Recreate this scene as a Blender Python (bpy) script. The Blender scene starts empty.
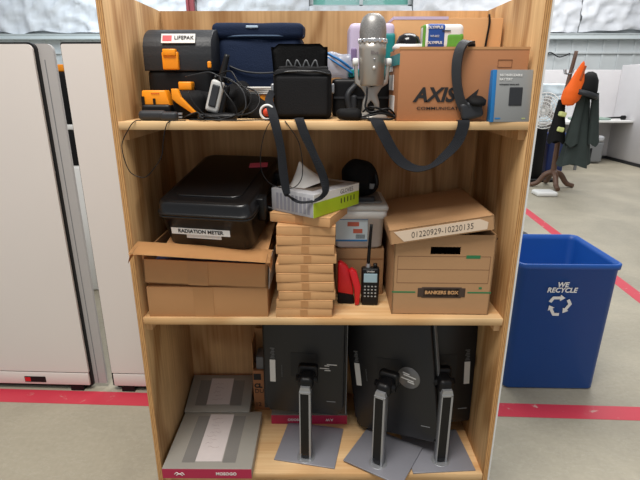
import bpy, bmesh, math, random
from mathutils import Vector, Matrix, noise, Euler
random.seed(7)
scene = bpy.context.scene
COL = scene.collection
R = math.radians

# ------------------------------------------------------------------ materials
def s2l(c):
    return tuple((v/12.92 if v <= .04045 else ((v+.055)/1.055)**2.4) for v in c)
def rgb(r, g, b):
    return s2l((r/255, g/255, b/255))+(1,)
class NT:
    def __init__(s, name):
        s.m = bpy.data.materials.new(name); s.m.use_nodes = True
        s.t = s.m.node_tree; s.b = s.t.nodes['Principled BSDF']
    def n(s, typ, **kw):
        nd = s.t.nodes.new(typ)
        for k, v in kw.items():
            if k in nd.inputs: nd.inputs[k].default_value = v
            else: setattr(nd, k, v)
        return nd
    def l(s, a, b): s.t.links.new(a, b)
_m = {}
def mat(name, col, rough=.5, metal=0, var=.0, vscale=8, bump=0, bscale=60, spec=.5, stretch=(1,1,1), alpha=1, trans=0, coat=0):
    if name in _m: return _m[name]
    t = NT(name); b = t.b
    b.inputs['Roughness'].default_value = rough; b.inputs['Metallic'].default_value = metal
    b.inputs['Specular IOR Level'].default_value = spec
    b.inputs['Alpha'].default_value = alpha; b.inputs['Transmission Weight'].default_value = trans
    b.inputs['Coat Weight'].default_value = coat
    tc = t.n('ShaderNodeTexCoord'); mp = t.n('ShaderNodeMapping'); mp.inputs['Scale'].default_value = stretch
    t.l(tc.outputs['Object'], mp.inputs[0])
    nz = t.n('ShaderNodeTexNoise', Scale=vscale, Detail=5.0); t.l(mp.outputs[0], nz.inputs['Vector'])
    mx = t.n('ShaderNodeMix', data_type='RGBA')
    v = max(var, .02)
    mx.inputs[6].default_value = tuple(max(0, c*(1-v*1.6)) for c in col[:3])+(1,)
    mx.inputs[7].default_value = tuple(min(1, c*(1+v*1.6)) for c in col[:3])+(1,)
    t.l(nz.outputs[0], mx.inputs[0]); t.l(mx.outputs[2], b.inputs['Base Color'])
    if bump:
        n2 = t.n('ShaderNodeTexNoise', Scale=bscale, Detail=4.0); t.l(mp.outputs[0], n2.inputs['Vector'])
        bp = t.n('ShaderNodeBump', Strength=bump, Distance=.004); t.l(n2.outputs[0], bp.inputs['Height'])
        t.l(bp.outputs[0], b.inputs['Normal'])
    _m[name] = t.m; return t.m

def plywood(name, axis, c1, c2, knots=True, seed=0):
    t = NT(name); b = t.b; b.inputs['Roughness'].default_value = .6; b.inputs['Specular IOR Level'].default_value = .25
    tc = t.n('ShaderNodeTexCoord'); mp = t.n('ShaderNodeMapping')
    sc = [3.4, 3.4, 3.4]; sc[axis] = .95
    mp.inputs['Scale'].default_value = sc; mp.inputs['Location'].default_value = (seed*3.1, seed*1.7, seed*.9)
    t.l(tc.outputs['Object'], mp.inputs[0])
    # growth figure: rings of a low frequency field
    n1 = t.n('ShaderNodeTexNoise', Scale=.75, Detail=2.5, Distortion=.5); t.l(mp.outputs[0], n1.inputs['Vector'])
    mu = t.n('ShaderNodeMath', operation='MULTIPLY'); mu.inputs[1].default_value = 36; t.l(n1.outputs[0], mu.inputs[0])
    si = t.n('ShaderNodeMath', operation='SINE'); t.l(mu.outputs[0], si.inputs[0])
    mr = t.n('ShaderNodeMapRange'); mr.inputs['From Min'].default_value = -1; t.l(si.outputs[0], mr.inputs['Value'])
    pw = t.n('ShaderNodeMath', operation='POWER'); pw.inputs[1].default_value = 2.2; t.l(mr.outputs[0], pw.inputs[0])
    # fine fibres
    mp2 = t.n('ShaderNodeMapping'); s2 = [90, 90, 90]; s2[axis] = 3; mp2.inputs['Scale'].default_value = s2
    t.l(tc.outputs['Object'], mp2.inputs[0])
    n2 = t.n('ShaderNodeTexNoise', Scale=1.0, Detail=3.0); t.l(mp2.outputs[0], n2.inputs['Vector'])
    ad = t.n('ShaderNodeMath', operation='MULTIPLY_ADD'); ad.inputs[1].default_value = .40; t.l(pw.outputs[0], ad.inputs[0]); 
    m3 = t.n('ShaderNodeMath', operation='MULTIPLY'); m3.inputs[1].default_value = .72; t.l(n2.outputs[0], m3.inputs[0]); t.l(m3.outputs[0], ad.inputs[2])
    rp = t.n('ShaderNodeValToRGB'); rp.color_ramp.elements[0].position = .15; rp.color_ramp.elements[1].position = .85
    rp.color_ramp.elements[0].color = c1; rp.color_ramp.elements[1].color = c2
    t.l(ad.outputs[0], rp.inputs[0])
    # blotches
    n4 = t.n('ShaderNodeTexNoise', Scale=3.5, Detail=2.0); t.l(tc.outputs['Object'], n4.inputs['Vector'])
    r4 = t.n('ShaderNodeMapRange'); r4.inputs['From Min'].default_value = .35; r4.inputs['From Max'].default_value = .65
    r4.inputs['To Min'].default_value = .84; r4.inputs['To Max'].default_value = 1.08; t.l(n4.outputs[0], r4.inputs['Value'])
    hs = t.n('ShaderNodeMix', data_type='RGBA', blend_type='MULTIPLY'); hs.inputs[0].default_value = 1
    t.l(rp.outputs[0], hs.inputs[6]); t.l(r4.outputs[0], hs.inputs[7])
    out = hs.outputs[2]
    if knots:
        mp5 = t.n('ShaderNodeMapping'); s5 = [5, 5, 5]; s5[axis] = 3.0; mp5.inputs['Scale'].default_value = s5
        mp5.inputs['Location'].default_value = (seed, seed*2, seed*.3)
        t.l(tc.outputs['Object'], mp5.inputs[0])
        vo = t.n('ShaderNodeTexVoronoi', Scale=1.0); t.l(mp5.outputs[0], vo.inputs['Vector'])
        rk = t.n('ShaderNodeValToRGB'); e = rk.color_ramp.elements
        e[0].position = .05; e[0].color = (1,1,1,1); e[1].position = .115; e[1].color = (0,0,0,1)
        t.l(vo.outputs['Distance'], rk.inputs[0])
        kx = t.n('ShaderNodeMix', data_type='RGBA'); kx.inputs[7].default_value = rgb(112, 74, 42)
        km = t.n('ShaderNodeMath', operation='MULTIPLY'); km.inputs[1].default_value = .8; t.l(rk.outputs[0], km.inputs[0])
        t.l(km.outputs[0], kx.inputs[0]); t.l(out, kx.inputs[6]); out = kx.outputs[2]
    t.l(out, b.inputs['Base Color'])
    bp = t.n('ShaderNodeBump', Strength=.12, Distance=.002); t.l(n2.outputs[0], bp.inputs['Height']); t.l(bp.outputs[0], b.inputs['Normal'])
    return t.m

def concrete():
    t = NT('concrete'); b = t.b
    tc = t.n('ShaderNodeTexCoord')
    n1 = t.n('ShaderNodeTexNoise', Scale=1.3, Detail=8.0, Roughness=.62, Distortion=.5); t.l(tc.outputs['Object'], n1.inputs['Vector'])
    rp = t.n('ShaderNodeValToRGB'); e = rp.color_ramp.elements
    e[0].position = .32; e[0].color = rgb(158, 151, 134); e[1].position = .68; e[1].color = rgb(186, 178, 158)
    t.l(n1.outputs[0], rp.inputs[0])
    n2 = t.n('ShaderNodeTexNoise', Scale=45, Detail=4.0); t.l(tc.outputs['Object'], n2.inputs['Vector'])
    m = t.n('ShaderNodeMix', data_type='RGBA', blend_type='MULTIPLY'); m.inputs[0].default_value = .22
    t.l(rp.outputs[0], m.inputs[6]); t.l(n2.outputs[0], m.inputs[7])
    # pale scratches
    mp3 = t.n('ShaderNodeMapping'); mp3.inputs['Scale'].default_value = (1, 3.2, 1); mp3.inputs['Rotation'].default_value = (0, 0, .5); t.l(tc.outputs['Object'], mp3.inputs[0])
    n3 = t.n('ShaderNodeTexNoise', Scale=3.4, Detail=9.0, Roughness=.7, Distortion=.3); t.l(mp3.outputs[0], n3.inputs['Vector'])
    r3 = t.n('ShaderNodeValToRGB'); q = r3.color_ramp.elements
    q[0].position = .493; q[0].color = (0,0,0,1); q[1].position = .5; q[1].color = (.22,.22,.22,1)
    z = r3.color_ramp.elements.new(.507); z.color = (0,0,0,1)
    t.l(n3.outputs[0], r3.inputs[0])
    m2 = t.n('ShaderNodeMix', data_type='RGBA'); m2.inputs[7].default_value = rgb(214, 210, 198)
    t.l(r3.outputs[0], m2.inputs[0]); t.l(m.outputs[2], m2.inputs[6])
    t.l(m2.outputs[2], b.inputs['Base Color'])
    rr = t.n('ShaderNodeMapRange'); rr.inputs['To Min'].default_value = .35; rr.inputs['To Max'].default_value = .62
    t.l(n1.outputs[0], rr.inputs['Value']); t.l(rr.outputs[0], b.inputs['Roughness'])
    return t.m

def flooring_tape():
    t = NT('red_tape'); b = t.b; b.inputs['Roughness'].default_value = .45
    tc = t.n('ShaderNodeTexCoord')
    n = t.n('ShaderNodeTexNoise', Scale=9, Detail=6.0, Roughness=.7, Distortion=1.0); t.l(tc.outputs['Object'], n.inputs['Vector'])
    rp = t.n('ShaderNodeValToRGB'); e = rp.color_ramp.elements
    e[0].position = .33; e[0].color = rgb(206, 160, 152); e[1].position = .38; e[1].color = rgb(205, 60, 78)
    t.l(n.outputs[0], rp.inputs[0]); t.l(rp.outputs[0], b.inputs['Base Color'])
    return t.m

PLY_SIDE = plywood('plywood_upright', 2, rgb(218, 180, 130), rgb(158, 114, 68), seed=1.3)
PLY_BACK = plywood('plywood_back', 2, rgb(218, 176, 126), rgb(158, 114, 70), seed=4.1)
PLY_SHELF = plywood('plywood_shelf', 0, rgb(232, 198, 150), rgb(204, 158, 106), knots=False, seed=2)
PLY_BLOCK = plywood('lumber', 2, rgb(226, 192, 148), rgb(196, 152, 104), knots=False, seed=6)
CARD = mat('cardboard', rgb(190, 140, 92), .75, var=.07, vscale=5, bump=.1)
CARD_D = mat('cardboard_axis', rgb(174, 118, 78), .7, var=.06, vscale=5, bump=.08)
CARD_L = mat('cardboard_light', rgb(206, 158, 108), .75, var=.07, vscale=9, bump=.08)
CARD_IN = mat('cardboard_inside', rgb(160, 116, 76), .8, var=.05)
CARD_B = mat('cardboard_bankers', rgb(178, 138, 98), .8, var=.06, vscale=6, bump=.1)
PTAPE = mat('packing_tape', rgb(184, 134, 86), .4, var=.04)
BLK = mat('black_plastic', rgb(15, 15, 17), .42, var=.05, spec=.3)
BLKM = mat('black_matte', rgb(13, 13, 15), .75, spec=.25, var=.1, bump=.2, bscale=200)
BLKG = mat('black_gloss', rgb(14, 14, 16), .15)
CASEB = mat('case_plastic', rgb(12, 12, 14), .3, var=.1, bump=.08, bscale=300)
FABB = mat('black_fabric', rgb(17, 17, 19), .85, spec=.25, var=.12, vscale=30, bump=.5, bscale=350)
WEB = mat('strap_webbing', rgb(26, 28, 33), .8, spec=.3, var=.08, bump=.6, bscale=500)
NAVY = mat('navy_fabric', rgb(20, 34, 60), .8, spec=.25, var=.12, vscale=10, bump=.4, bscale=260)
NAVYL = mat('navy_trim', rgb(62, 84, 112), .6)
GREYD = mat('dark_grey_plastic', rgb(46, 48, 52), .5, spec=.35)
GREYM = mat('mid_grey', rgb(120, 122, 124), .5)
SILV = mat('silver_card', rgb(150, 146, 138), .42, metal=.0, var=.04)
SILVD = mat('silver_card_dark', rgb(124, 121, 117), .5, var=.05)
METAL = mat('brushed_metal', rgb(168, 170, 174), .4, metal=.6, var=.03)
MICM = mat('champagne_metal', rgb(176, 170, 162), .36, metal=.55)
SLATE = mat('slate_base_plate', rgb(142, 142, 150), .42, metal=.25, var=.02)
MAG = mat('magenta_print', rgb(176, 30, 72), .45)
ORG = mat('orange_plastic', rgb(250, 152, 18), .4)
HIORG = mat('hi_vis_orange', rgb(255, 106, 18), .7, var=.04)
WHT = mat('white_plastic', rgb(226, 226, 224), .45, var=.01)
PAPER = mat('white_paper', rgb(226, 224, 220), .7, var=.02)
PAPERP = mat('pinkish_paper', rgb(206, 196, 194), .7, var=.04, vscale=30)
OFFW = mat('cabinet_paint', rgb(222, 214, 208), .42, var=.008, vscale=2)
RAILG = mat('grey_trim', rgb(176, 172, 170), .45)
RED = mat('red_plastic', rgb(206, 22, 34), .4, var=.03)
BINB = mat('blue_plastic', rgb(22, 82, 166), .42, var=.03, vscale=3, bump=.05)
BLUE = mat('blue_print', rgb(28, 112, 176), .45)
DBLUE = mat('deep_blue_print', rgb(34, 74, 150), .35)
LILAC = mat('lilac_plastic', rgb(200, 186, 212), .45)
TEAL = mat('teal_plastic', rgb(16, 128, 130), .45)
GRN = mat('green_print', rgb(96, 160, 56), .4, var=.2, vscale=30)
LIME = mat('lime_print', rgb(176, 202, 36), .45)
GREYBOX = mat('grey_print_box', rgb(140, 142, 142), .45, var=.02)
GLOVEG = mat('glove_box_grey', rgb(172, 172, 176), .5, var=.12, vscale=40, stretch=(6,6,.5))
DKGRN = mat('dark_green_cloth', rgb(48, 58, 56), .85, var=.12, bump=.3, bscale=30)
WOODD = mat('dark_walnut', rgb(96, 68, 52), .45, var=.15, vscale=14)
INK = mat('ink', rgb(30, 28, 30), .6)
INKG = mat('faint_ink', rgb(120, 112, 112), .6)
PINK = mat('pink_tag', rgb(226, 92, 120), .6)
GRNINK = mat('green_ink', rgb(44, 120, 74), .6)
LCD = mat('lcd_glass', rgb(150, 178, 190), .15)
POLY = mat('clear_film', rgb(190, 200, 220), .2, alpha=.55, bump=.6, bscale=30)
PARTN = mat('partition_fabric', rgb(206, 204, 206), .75, var=.01)
YEL = mat('hi_vis_yellow', rgb(206, 214, 140), .6)
REDST = mat('red_steel', rgb(140, 46, 52), .5)

# ------------------------------------------------------------------ mesh builder
def ply_edge():
    t = NT('plywood_edge'); b = t.b; b.inputs['Roughness'].default_value = .75
    tc = t.n('ShaderNodeTexCoord'); mp = t.n('ShaderNodeMapping'); mp.inputs['Scale'].default_value = (1, 1, .06); t.l(tc.outputs['Object'], mp.inputs[0])
    wv = t.n('ShaderNodeTexWave', Scale=58.0, Distortion=1.2, Detail=3.0); t.l(mp.outputs[0], wv.inputs['Vector'])
    mp2 = t.n('ShaderNodeMapping'); mp2.inputs['Scale'].default_value = (60, 60, 14); t.l(tc.outputs['Object'], mp2.inputs[0])
    nz = t.n('ShaderNodeTexNoise', Scale=3.0, Detail=5.0); t.l(mp2.outputs[0], nz.inputs['Vector'])
    mm = t.n('ShaderNodeMath', operation='MULTIPLY'); t.l(wv.outputs[1], mm.inputs[0]); t.l(nz.outputs[0], mm.inputs[1])
    rp = t.n('ShaderNodeValToRGB'); e = rp.color_ramp.elements
    e[0].position = .05; e[0].color = rgb(206, 158, 100); e[1].position = .6; e[1].color = rgb(146, 100, 58)
    t.l(mm.outputs[0], rp.inputs[0]); t.l(rp.outputs[0], b.inputs['Base Color']); return t.m
PLY_EDGE = ply_edge()
class MB:
    def __init__(s): s.bm = bmesh.new(); s.smooth = False
    def box(s, x0, x1, y0, y1, z0, z1, M=None, bev=0, seg=2):
        b = bmesh.new(); bmesh.ops.create_cube(b, size=1)
        for v in b.verts:
            v.co = Vector(((x0+x1)/2+v.co.x*(x1-x0), (y0+y1)/2+v.co.y*(y1-y0), (z0+z1)/2+v.co.z*(z1-z0)))
        if bev:
            bmesh.ops.bevel(b, geom=b.edges[:], offset=bev, segments=seg, profile=.5, affect='EDGES')
            for f in b.faces: f.smooth = True
        return s.add(b, M)
    def add(s, b, M=None):
        if M is not None: b.transform(M)
        me = bpy.data.meshes.new('t'); b.to_mesh(me); b.free(); s.bm.from_mesh(me); bpy.data.meshes.remove(me); return s
    def cyl(s, r0, r1, z0, z1, n=24, M=None, bev=0):
        return s.lathe([(0, z0), (r0, z0), (r1, z1), (0, z1)] if not bev else
                       [(0, z0), (r0-bev, z0), (r0, z0+bev), (r1, z1-bev), (r1-bev, z1), (0, z1)], n, M, smooth=False)
    def lathe(s, prof, n=32, M=None, smooth=True, sx=1, sy=1):
        b = bmesh.new(); rings = []
        for r, z in prof:
            if r < 1e-6: rings.append([b.verts.new((0, 0, z))])
            else: rings.append([b.verts.new((r*sx*math.cos(2*math.pi*i/n), r*sy*math.sin(2*math.pi*i/n), z)) for i in range(n)])
        for a, c in zip(rings, rings[1:]):
            for i in range(n):
                j = (i+1) % n
                if len(a) == 1 and len(c) == 1: continue
                if len(a) == 1: f = b.faces.new((a[0], c[j], c[i]))
                elif len(c) == 1: f = b.faces.new((a[i], a[j], c[0]))
                else: f = b.faces.new((a[i], a[j], c[j], c[i]))
                f.smooth = smooth or True
        bmesh.ops.recalc_face_normals(b, faces=b.faces[:])
        return s.add(b, M)
    def tube(s, pts, r, n=8, smooth_path=True, M=None, sub=6):
        pts = [Vector(p) for p in pts]
        if smooth_path and len(pts) > 2: pts = catmull(pts, sub)
        rr = r if isinstance(r, (list, tuple)) else None
        b = bmesh.new(); rings = []; up = None
        for i, p in enumerate(pts):
            t = (pts[min(i+1, len(pts)-1)]-pts[max(i-1, 0)]).normalized()
            if up is None:
                up = Vector((0,0,1)) if abs(t.z) < .9 else Vector((1,0,0))
            up = (up-t*up.dot(t)); 
            if up.length < 1e-5: up = Vector((1,0,0))-t*t.x
            up.normalize()
            sd = t.cross(up); rad = r if rr is None else rr[0]+(rr[1]-rr[0])*i/(len(pts)-1)
            rings.append([b.verts.new(p+(up*math.cos(2*math.pi*k/n)+sd*math.sin(2*math.pi*k/n))*rad) for k in range(n)])
        for a, c in zip(rings, rings[1:]):
            for k in range(n):
                f = b.faces.new((a[k], a[(k+1)%n], c[(k+1)%n], c[k])); f.smooth = True
        b.faces.new(rings[0][::-1]); b.faces.new(rings[-1])
        bmesh.ops.recalc_face_normals(b, faces=b.faces[:])
        return s.add(b, M)
    def ribbon(s, pts, w, t, normals, sub=8, M=None):
        """strap: path, width (number or list), thickness, and the face normal at each point"""
        P = [Vector(p) for p in pts]; N = [Vector(q) for q in normals]
        W = list(w) if isinstance(w, (list, tuple)) else [w]*len(P)
        path = catmull(P, sub); nn = catmull(N, sub); ww = [q.x for q in catmull([Vector((a,0,0)) for a in W], sub)]
        b = bmesh.new(); rings = []
        for i, p in enumerate(path):
            tg = (path[min(i+1, len(path)-1)]-path[max(i-1, 0)]).normalized()
            n = nn[i]; n = (n-tg*n.dot(tg)).normalized(); sd = tg.cross(n)
            h = ww[i]/2; k = t/2
            rings.append([b.verts.new(p+sd*a*h+n*c*k) for a, c in ((-1,-1),(1,-1),(1,1),(-1,1))])
        for a, c in zip(rings, rings[1:]):
            for k in range(4):
                f = b.faces.new((a[k], a[(k+1)%4], c[(k+1)%4], c[k]))
        b.faces.new(rings[0][::-1]); b.faces.new(rings[-1])
        bmesh.ops.recalc_face_normals(b, faces=b.faces[:])
        return s.add(b, M)
    def prism(s, poly, t, M=None, bev=0):
        """polygon in local XZ, extruded along +Y by t"""
        b = bmesh.new()
        f = b.faces.new([b.verts.new((x, 0, z)) for x, z in poly])
        r = bmesh.ops.extrude_face_region(b, geom=[f])
        for v in r['geom']:
            if isinstance(v, bmesh.types.BMVert): v.co.y += t
        bmesh.ops.recalc_face_normals(b, faces=b.faces[:])
        if bev:
            bmesh.ops.bevel(b, geom=b.edges[:], offset=bev, segments=2, profile=.5, affect='EDGES')
            for f in b.faces: f.smooth = True
        return s.add(b, M)
    def soft(s, w, d, h, r, amp=0, ns=8, cuts=14, M=None, bulge=0, taper=0, seed=0):
        """rounded soft body on z 0..h, centred in x and y"""
        b = bmesh.new(); bmesh.ops.create_cube(b, size=2)
        bmesh.ops.subdivide_edges(b, edges=b.edges[:], cuts=cuts, use_grid_fill=True)
        H = Vector((w/2, d/2, h/2))
        for v in b.verts:
            c = v.co.copy()
            u = Vector([math.copysign(min(1, abs(q))**.8, q) for q in c])
            p = Vector((u.x*H.x, u.y*H.y, u.z*H.z)); q = Vector([max(-(H[i]-r), min(H[i]-r, p[i])) for i in range(3)])
            e = p-q
            if e.length > 1e-9: p = q+e.normalized()*min(r, e.length if e.length < r else r)
            if bulge:
                k = (1-abs(c.x)**2)*(1-abs(c.z)**2)*(1-abs(c.y)**4 if False else 1)
                p.y += math.copysign(1, c.y)*bulge*k if abs(c.y) > .3 else 0
            if taper: p.x *= 1+taper*c.z; p.y *= 1+taper*c.z
            if amp: p += (p.normalized())*noise.noise(p*ns+Vector((seed, seed*2, seed*3)))*amp
            p.z += h/2
            v.co = p
        for f in b.faces: f.smooth = True
        return s.add(b, M)
    def sheet(s, fn, nu, nv, t=0, M=None):
        b = bmesh.new(); g = [[b.verts.new(fn(i/nu, j/nv)) for j in range(nv+1)] for i in range(nu+1)]
        for i in range(nu):
            for j in range(nv):
                f = b.faces.new((g[i][j], g[i+1][j], g[i+1][j+1], g[i][j+1])); f.smooth = True
        if t:
            bmesh.ops.solidify(b, geom=b.faces[:], thickness=t)
            for f in b.faces: f.smooth = True
        bmesh.ops.recalc_face_normals(b, faces=b.faces[:])
        return s.add(b, M)
    def build(s, name, m, parent=None, loc=None, rot=None):
        me = bpy.data.meshes.new(name); s.bm.to_mesh(me); s.bm.free()
        me.materials.append(m)
        o = bpy.data.objects.new(name, me); COL.objects.link(o)
        if parent: o.parent = parent
        if loc: o.location = loc
        if rot: o.rotation_euler = rot
        return o
def catmull(P, sub):
    out = []
    Q = [P[0]*2-P[1]]+list(P)+[P[-1]*2-P[-2]]
    for i in range(1, len(Q)-2):
        a, b, c, d = Q[i-1:i+3]
        for k in range(sub):
            t = k/sub
            out.append(.5*((2*b)+(c-a)*t+(2*a-5*b+4*c-d)*t*t+(3*b-3*c+d-a)*t**3))
    out.append(P[-1].copy()); return out
def T(x=0, y=0, z=0, rx=0, ry=0, rz=0):
    return Matrix.Translation((x, y, z)) @ Euler((R(rx), R(ry), R(rz))).to_matrix().to_4x4()
def thing(name, label, cat, loc=(0,0,0), rz=0, group=None, rot=None):
    o = bpy.data.objects.new(name, None); COL.objects.link(o); o.empty_display_size = .05
    o.location = loc; o.rotation_euler = rot if rot else (0, 0, R(rz)); tag(o, label, cat, group); return o
def tag(o, label, cat, group=None, kind=None):
    o['label'] = label; o['category'] = cat
    if group: o['group'] = group
    if kind: o['kind'] = kind
    return o
def struct(name, mb, m, parent=None):
    o = mb.build(name, m, parent)
    if not parent: o['kind'] = 'structure'
    return o
def text(body, size, loc, parent, m, rot=(90,0,0), align='CENTER', ext=.0004, bold=0, name='lettering', sx=1, shear=0, label=None):
    cu = bpy.data.curves.new('txt', 'FONT'); cu.body = body; cu.size = size; cu.align_x = align; cu.align_y = 'CENTER'
    cu.extrude = ext; cu.offset = bold; cu.shear = shear; cu.resolution_u = 3
    to = bpy.data.objects.new('txt', cu); COL.objects.link(to)
    dg = bpy.context.evaluated_depsgraph_get()
    me = bpy.data.meshes.new_from_object(to.evaluated_get(dg))
    bpy.data.objects.remove(to); bpy.data.curves.remove(cu)
    me.transform(Matrix.Diagonal((sx, 1, 1, 1)))
    me.materials.clear(); me.materials.append(m)
    o = bpy.data.objects.new(name, me); COL.objects.link(o); o.parent = parent
    o.location = loc; o.rotation_euler = tuple(R(a) for a in rot)
    if label: o['label'] = label
    return o

# ------------------------------------------------------------------ setting
Z1, Z2, Z3 = .212, .849, 1.476        # tops of the three shelves
TLT = -2.4                            # building grid runs slightly askew of the shelf unit
struct('floor', MB().box(-10, 12, -4, 12.2, -.1, 0), concrete())
WALLM = mat('metal_wall_panel', rgb(202, 208, 210), .5, var=.05, vscale=1.5)
WALLL = mat('steel_girt', rgb(205, 214, 216), .45)
WY = 11.2
w = MB(); w.box(-10, -.32, WY, WY+.15, 0, 6); w.box(2.1, 12, WY, WY+.15, 0, 6); w.box(-.32, 2.1, WY, WY+.15, 0, 3.34); w.box(-.32, 2.1, WY, WY+.15, 4.6, 6)
for i in range(58): w.box(-9.9+i*.38, -9.85+i*.38, WY-.03, WY, .05, 2.62)
for z in (2.28, 1.2): w.box(-10, 12, WY-.06, WY, z, z+.035)
struct('wall_back', w, WALLM)
# window
wf = MB()
for a in ((-.32, 2.1, 3.34, 3.37), (-.32, 2.1, 4.52, 4.6), (-.32, -.24, 3.34, 4.6), (2.02, 2.1, 3.34, 4.6), (.86, .94, 3.34, 4.6)):
    wf.box(a[0], a[1], WY-.03, WY+.12, a[2], a[3])
wo = struct('window_1', wf, WALLL)
GL = mat('window_glass', rgb(150, 225, 215), .08, alpha=.4)
MB().box(-.24, 2.02, WY+.05, WY+.056, 3.37, 4.52).build('pane', GL, wo)
hd = MB()
for i in range(60):
    hd.soft(.9, .6, .7, .3, amp=.25, ns=3, cuts=4, seed=i, M=T(random.uniform(-2.5, 4.5), 14+random.uniform(-.5, .5), random.uniform(0, 5)))
tag(hd.build('hedge_foliage', mat('foliage', rgb(110, 190, 150), .8, var=.3, vscale=6)), 'green foliage outside beyond the high window', 'foliage', kind='stuff')

# girt rails, insulation
g = MB(); g.box(-10, 12, WY-.2, WY, 2.60, 2.72); g.box(-10, 12, WY-.22, WY-.2, 2.60, 2.63); g.box(-10, 12, WY-.22, WY-.2, 2.70, 2.72)
struct('trim_1', g, WALLL)
def insul(x0, x1, z0, z1, seed):
    def fn(u, v):
        x = x0+(x1-x0)*u; z = z0+(z1-z0)*v
        p = Vector((x*1.1+seed, z*1.6, seed))
        a = 1-abs(noise.noise(p*1.3))*2; c = 1-abs(noise.noise(p*3.1+Vector((5,1,2))))*2
        y = WY-.10-.10*max(0, a)**3-.06*max(0, c)**2-.05*noise.noise(p*9)
        zz = z+(.07*noise.noise(Vector((x*1.7, seed, 0))) if v == 0 else 0)
        return (x, y, zz)
    return MB().sheet(fn, int((x1-x0)*16), int((z1-z0)*16))
INS = mat('white_vinyl_insulation', rgb(222, 226, 232), .45, var=.02)
for k, (x0, x1, z0, z1) in enumerate(((-9.8, -3.02, 2.76, 5.9), (-3.0, -.34, 2.76, 5.9), (-.33, 2.1, 2.76, 3.33), (2.12, 6.1, 2.74, 5.9), (6.12, 11.9, 2.78, 5.9))):
    tag(insul(x0, x1, z0, z1, 3.7*k).build('insulation_blanket', INS),
        ['wrinkled white insulation blanket at upper left of the wall, left of the red column', 'white insulation blanket between the red column and the high window', 'short strip of white insulation under the high window',
         'crumpled white insulation blanket high above the coat rack', 'white insulation blanket above the desk at far right'][k], 'insulation', 'insulation blankets on the far wall')
cm = MB(); cm.box(-3.2, -3.14, WY-.35, WY-.22, 0, 6); cm.box(-3.08, -3.02, WY-.35, WY-.22, 0, 6); cm.box(-3.14, -3.08, WY-.31, WY-.28, 0, 6)
tag(cm.build('steel_column', REDST), 'red steel building column against the white insulation', 'column')

# floor tape
TAPE = flooring_tape()
def strip(a, b, c, d):
    m = MB(); bm = bmesh.new(); vs = [bm.verts.new((p[0], p[1], .0015)) for p in (a, b, c, d)]; f = bm.faces.new(vs)
    r = bmesh.ops.extrude_face_region(bm, geom=[f])
    for v in r['geom']:
        if isinstance(v, bmesh.types.BMVert): v.co.z -= .0012
    bmesh.ops.recalc_face_normals(bm, faces=bm.faces[:]); return m.add(bm)
tag(strip((-3.6, .765), (1.9, .552), (1.9, .658), (-3.6, .875)).build('floor_tape', TAPE), 'long worn red floor tape running across behind the shelf unit', 'floor tape')
tag(strip((2.31, .66), (2.91, 8.9), (3.02, 8.9), (2.42, .66)).build('floor_tape', TAPE), 'red floor tape running away diagonally behind the blue bin', 'floor tape')

# ------------------------------------------------------------------ plywood unit
W2, TH, DP, HT = .61, .019, .486, 1.83
unit = thing('shelf_unit', 'open plywood shelf unit with three shelves holding all the equipment', 'shelf unit')
for s in (-1, 1):
    a, b = sorted((s*W2, s*(W2-TH)))
    MB().box(a, b, 0, DP+.012, 0, HT, bev=.0012, seg=1).build('side_panel', PLY_SIDE, unit)
for s in (-1, 1):
    a, b = sorted((s*(W2-.0008), s*(W2-TH+.0008)))
    MB().box(a, b, -.0012, .001, 0, HT).build('front_edge', PLY_EDGE, unit)
MB().box(-W2+TH, W2-TH, DP, DP+.012, .1, HT).build('back_panel', PLY_BACK, unit)
for z, n in ((Z1, .028), (Z2, .025), (Z3, .023)):
    MB().box(-W2+TH, W2-TH, 0, DP, z-n, z, bev=.001, seg=1).build('shelf', PLY_SHELF, unit)
for z in (Z1-.028, Z2-.025, Z3-.023):
    for s in (-1, 1):
        a, b = sorted((s*(W2-TH), s*(W2-TH-.02)))
        MB().box(a, b, .02, DP, z-.03, z).build('cleat', PLY_BLOCK, unit)
MB().box(-W2+TH, W2-TH, .08, .11, 0, Z1-.028-.0).build('toe_board', PLY_BLOCK, unit)
MB().box(W2, W2+.006, .0, DP, 0, HT).build('edge_facing', WHT, unit)['label'] = 'thin white facing on the right outer side'

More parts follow.
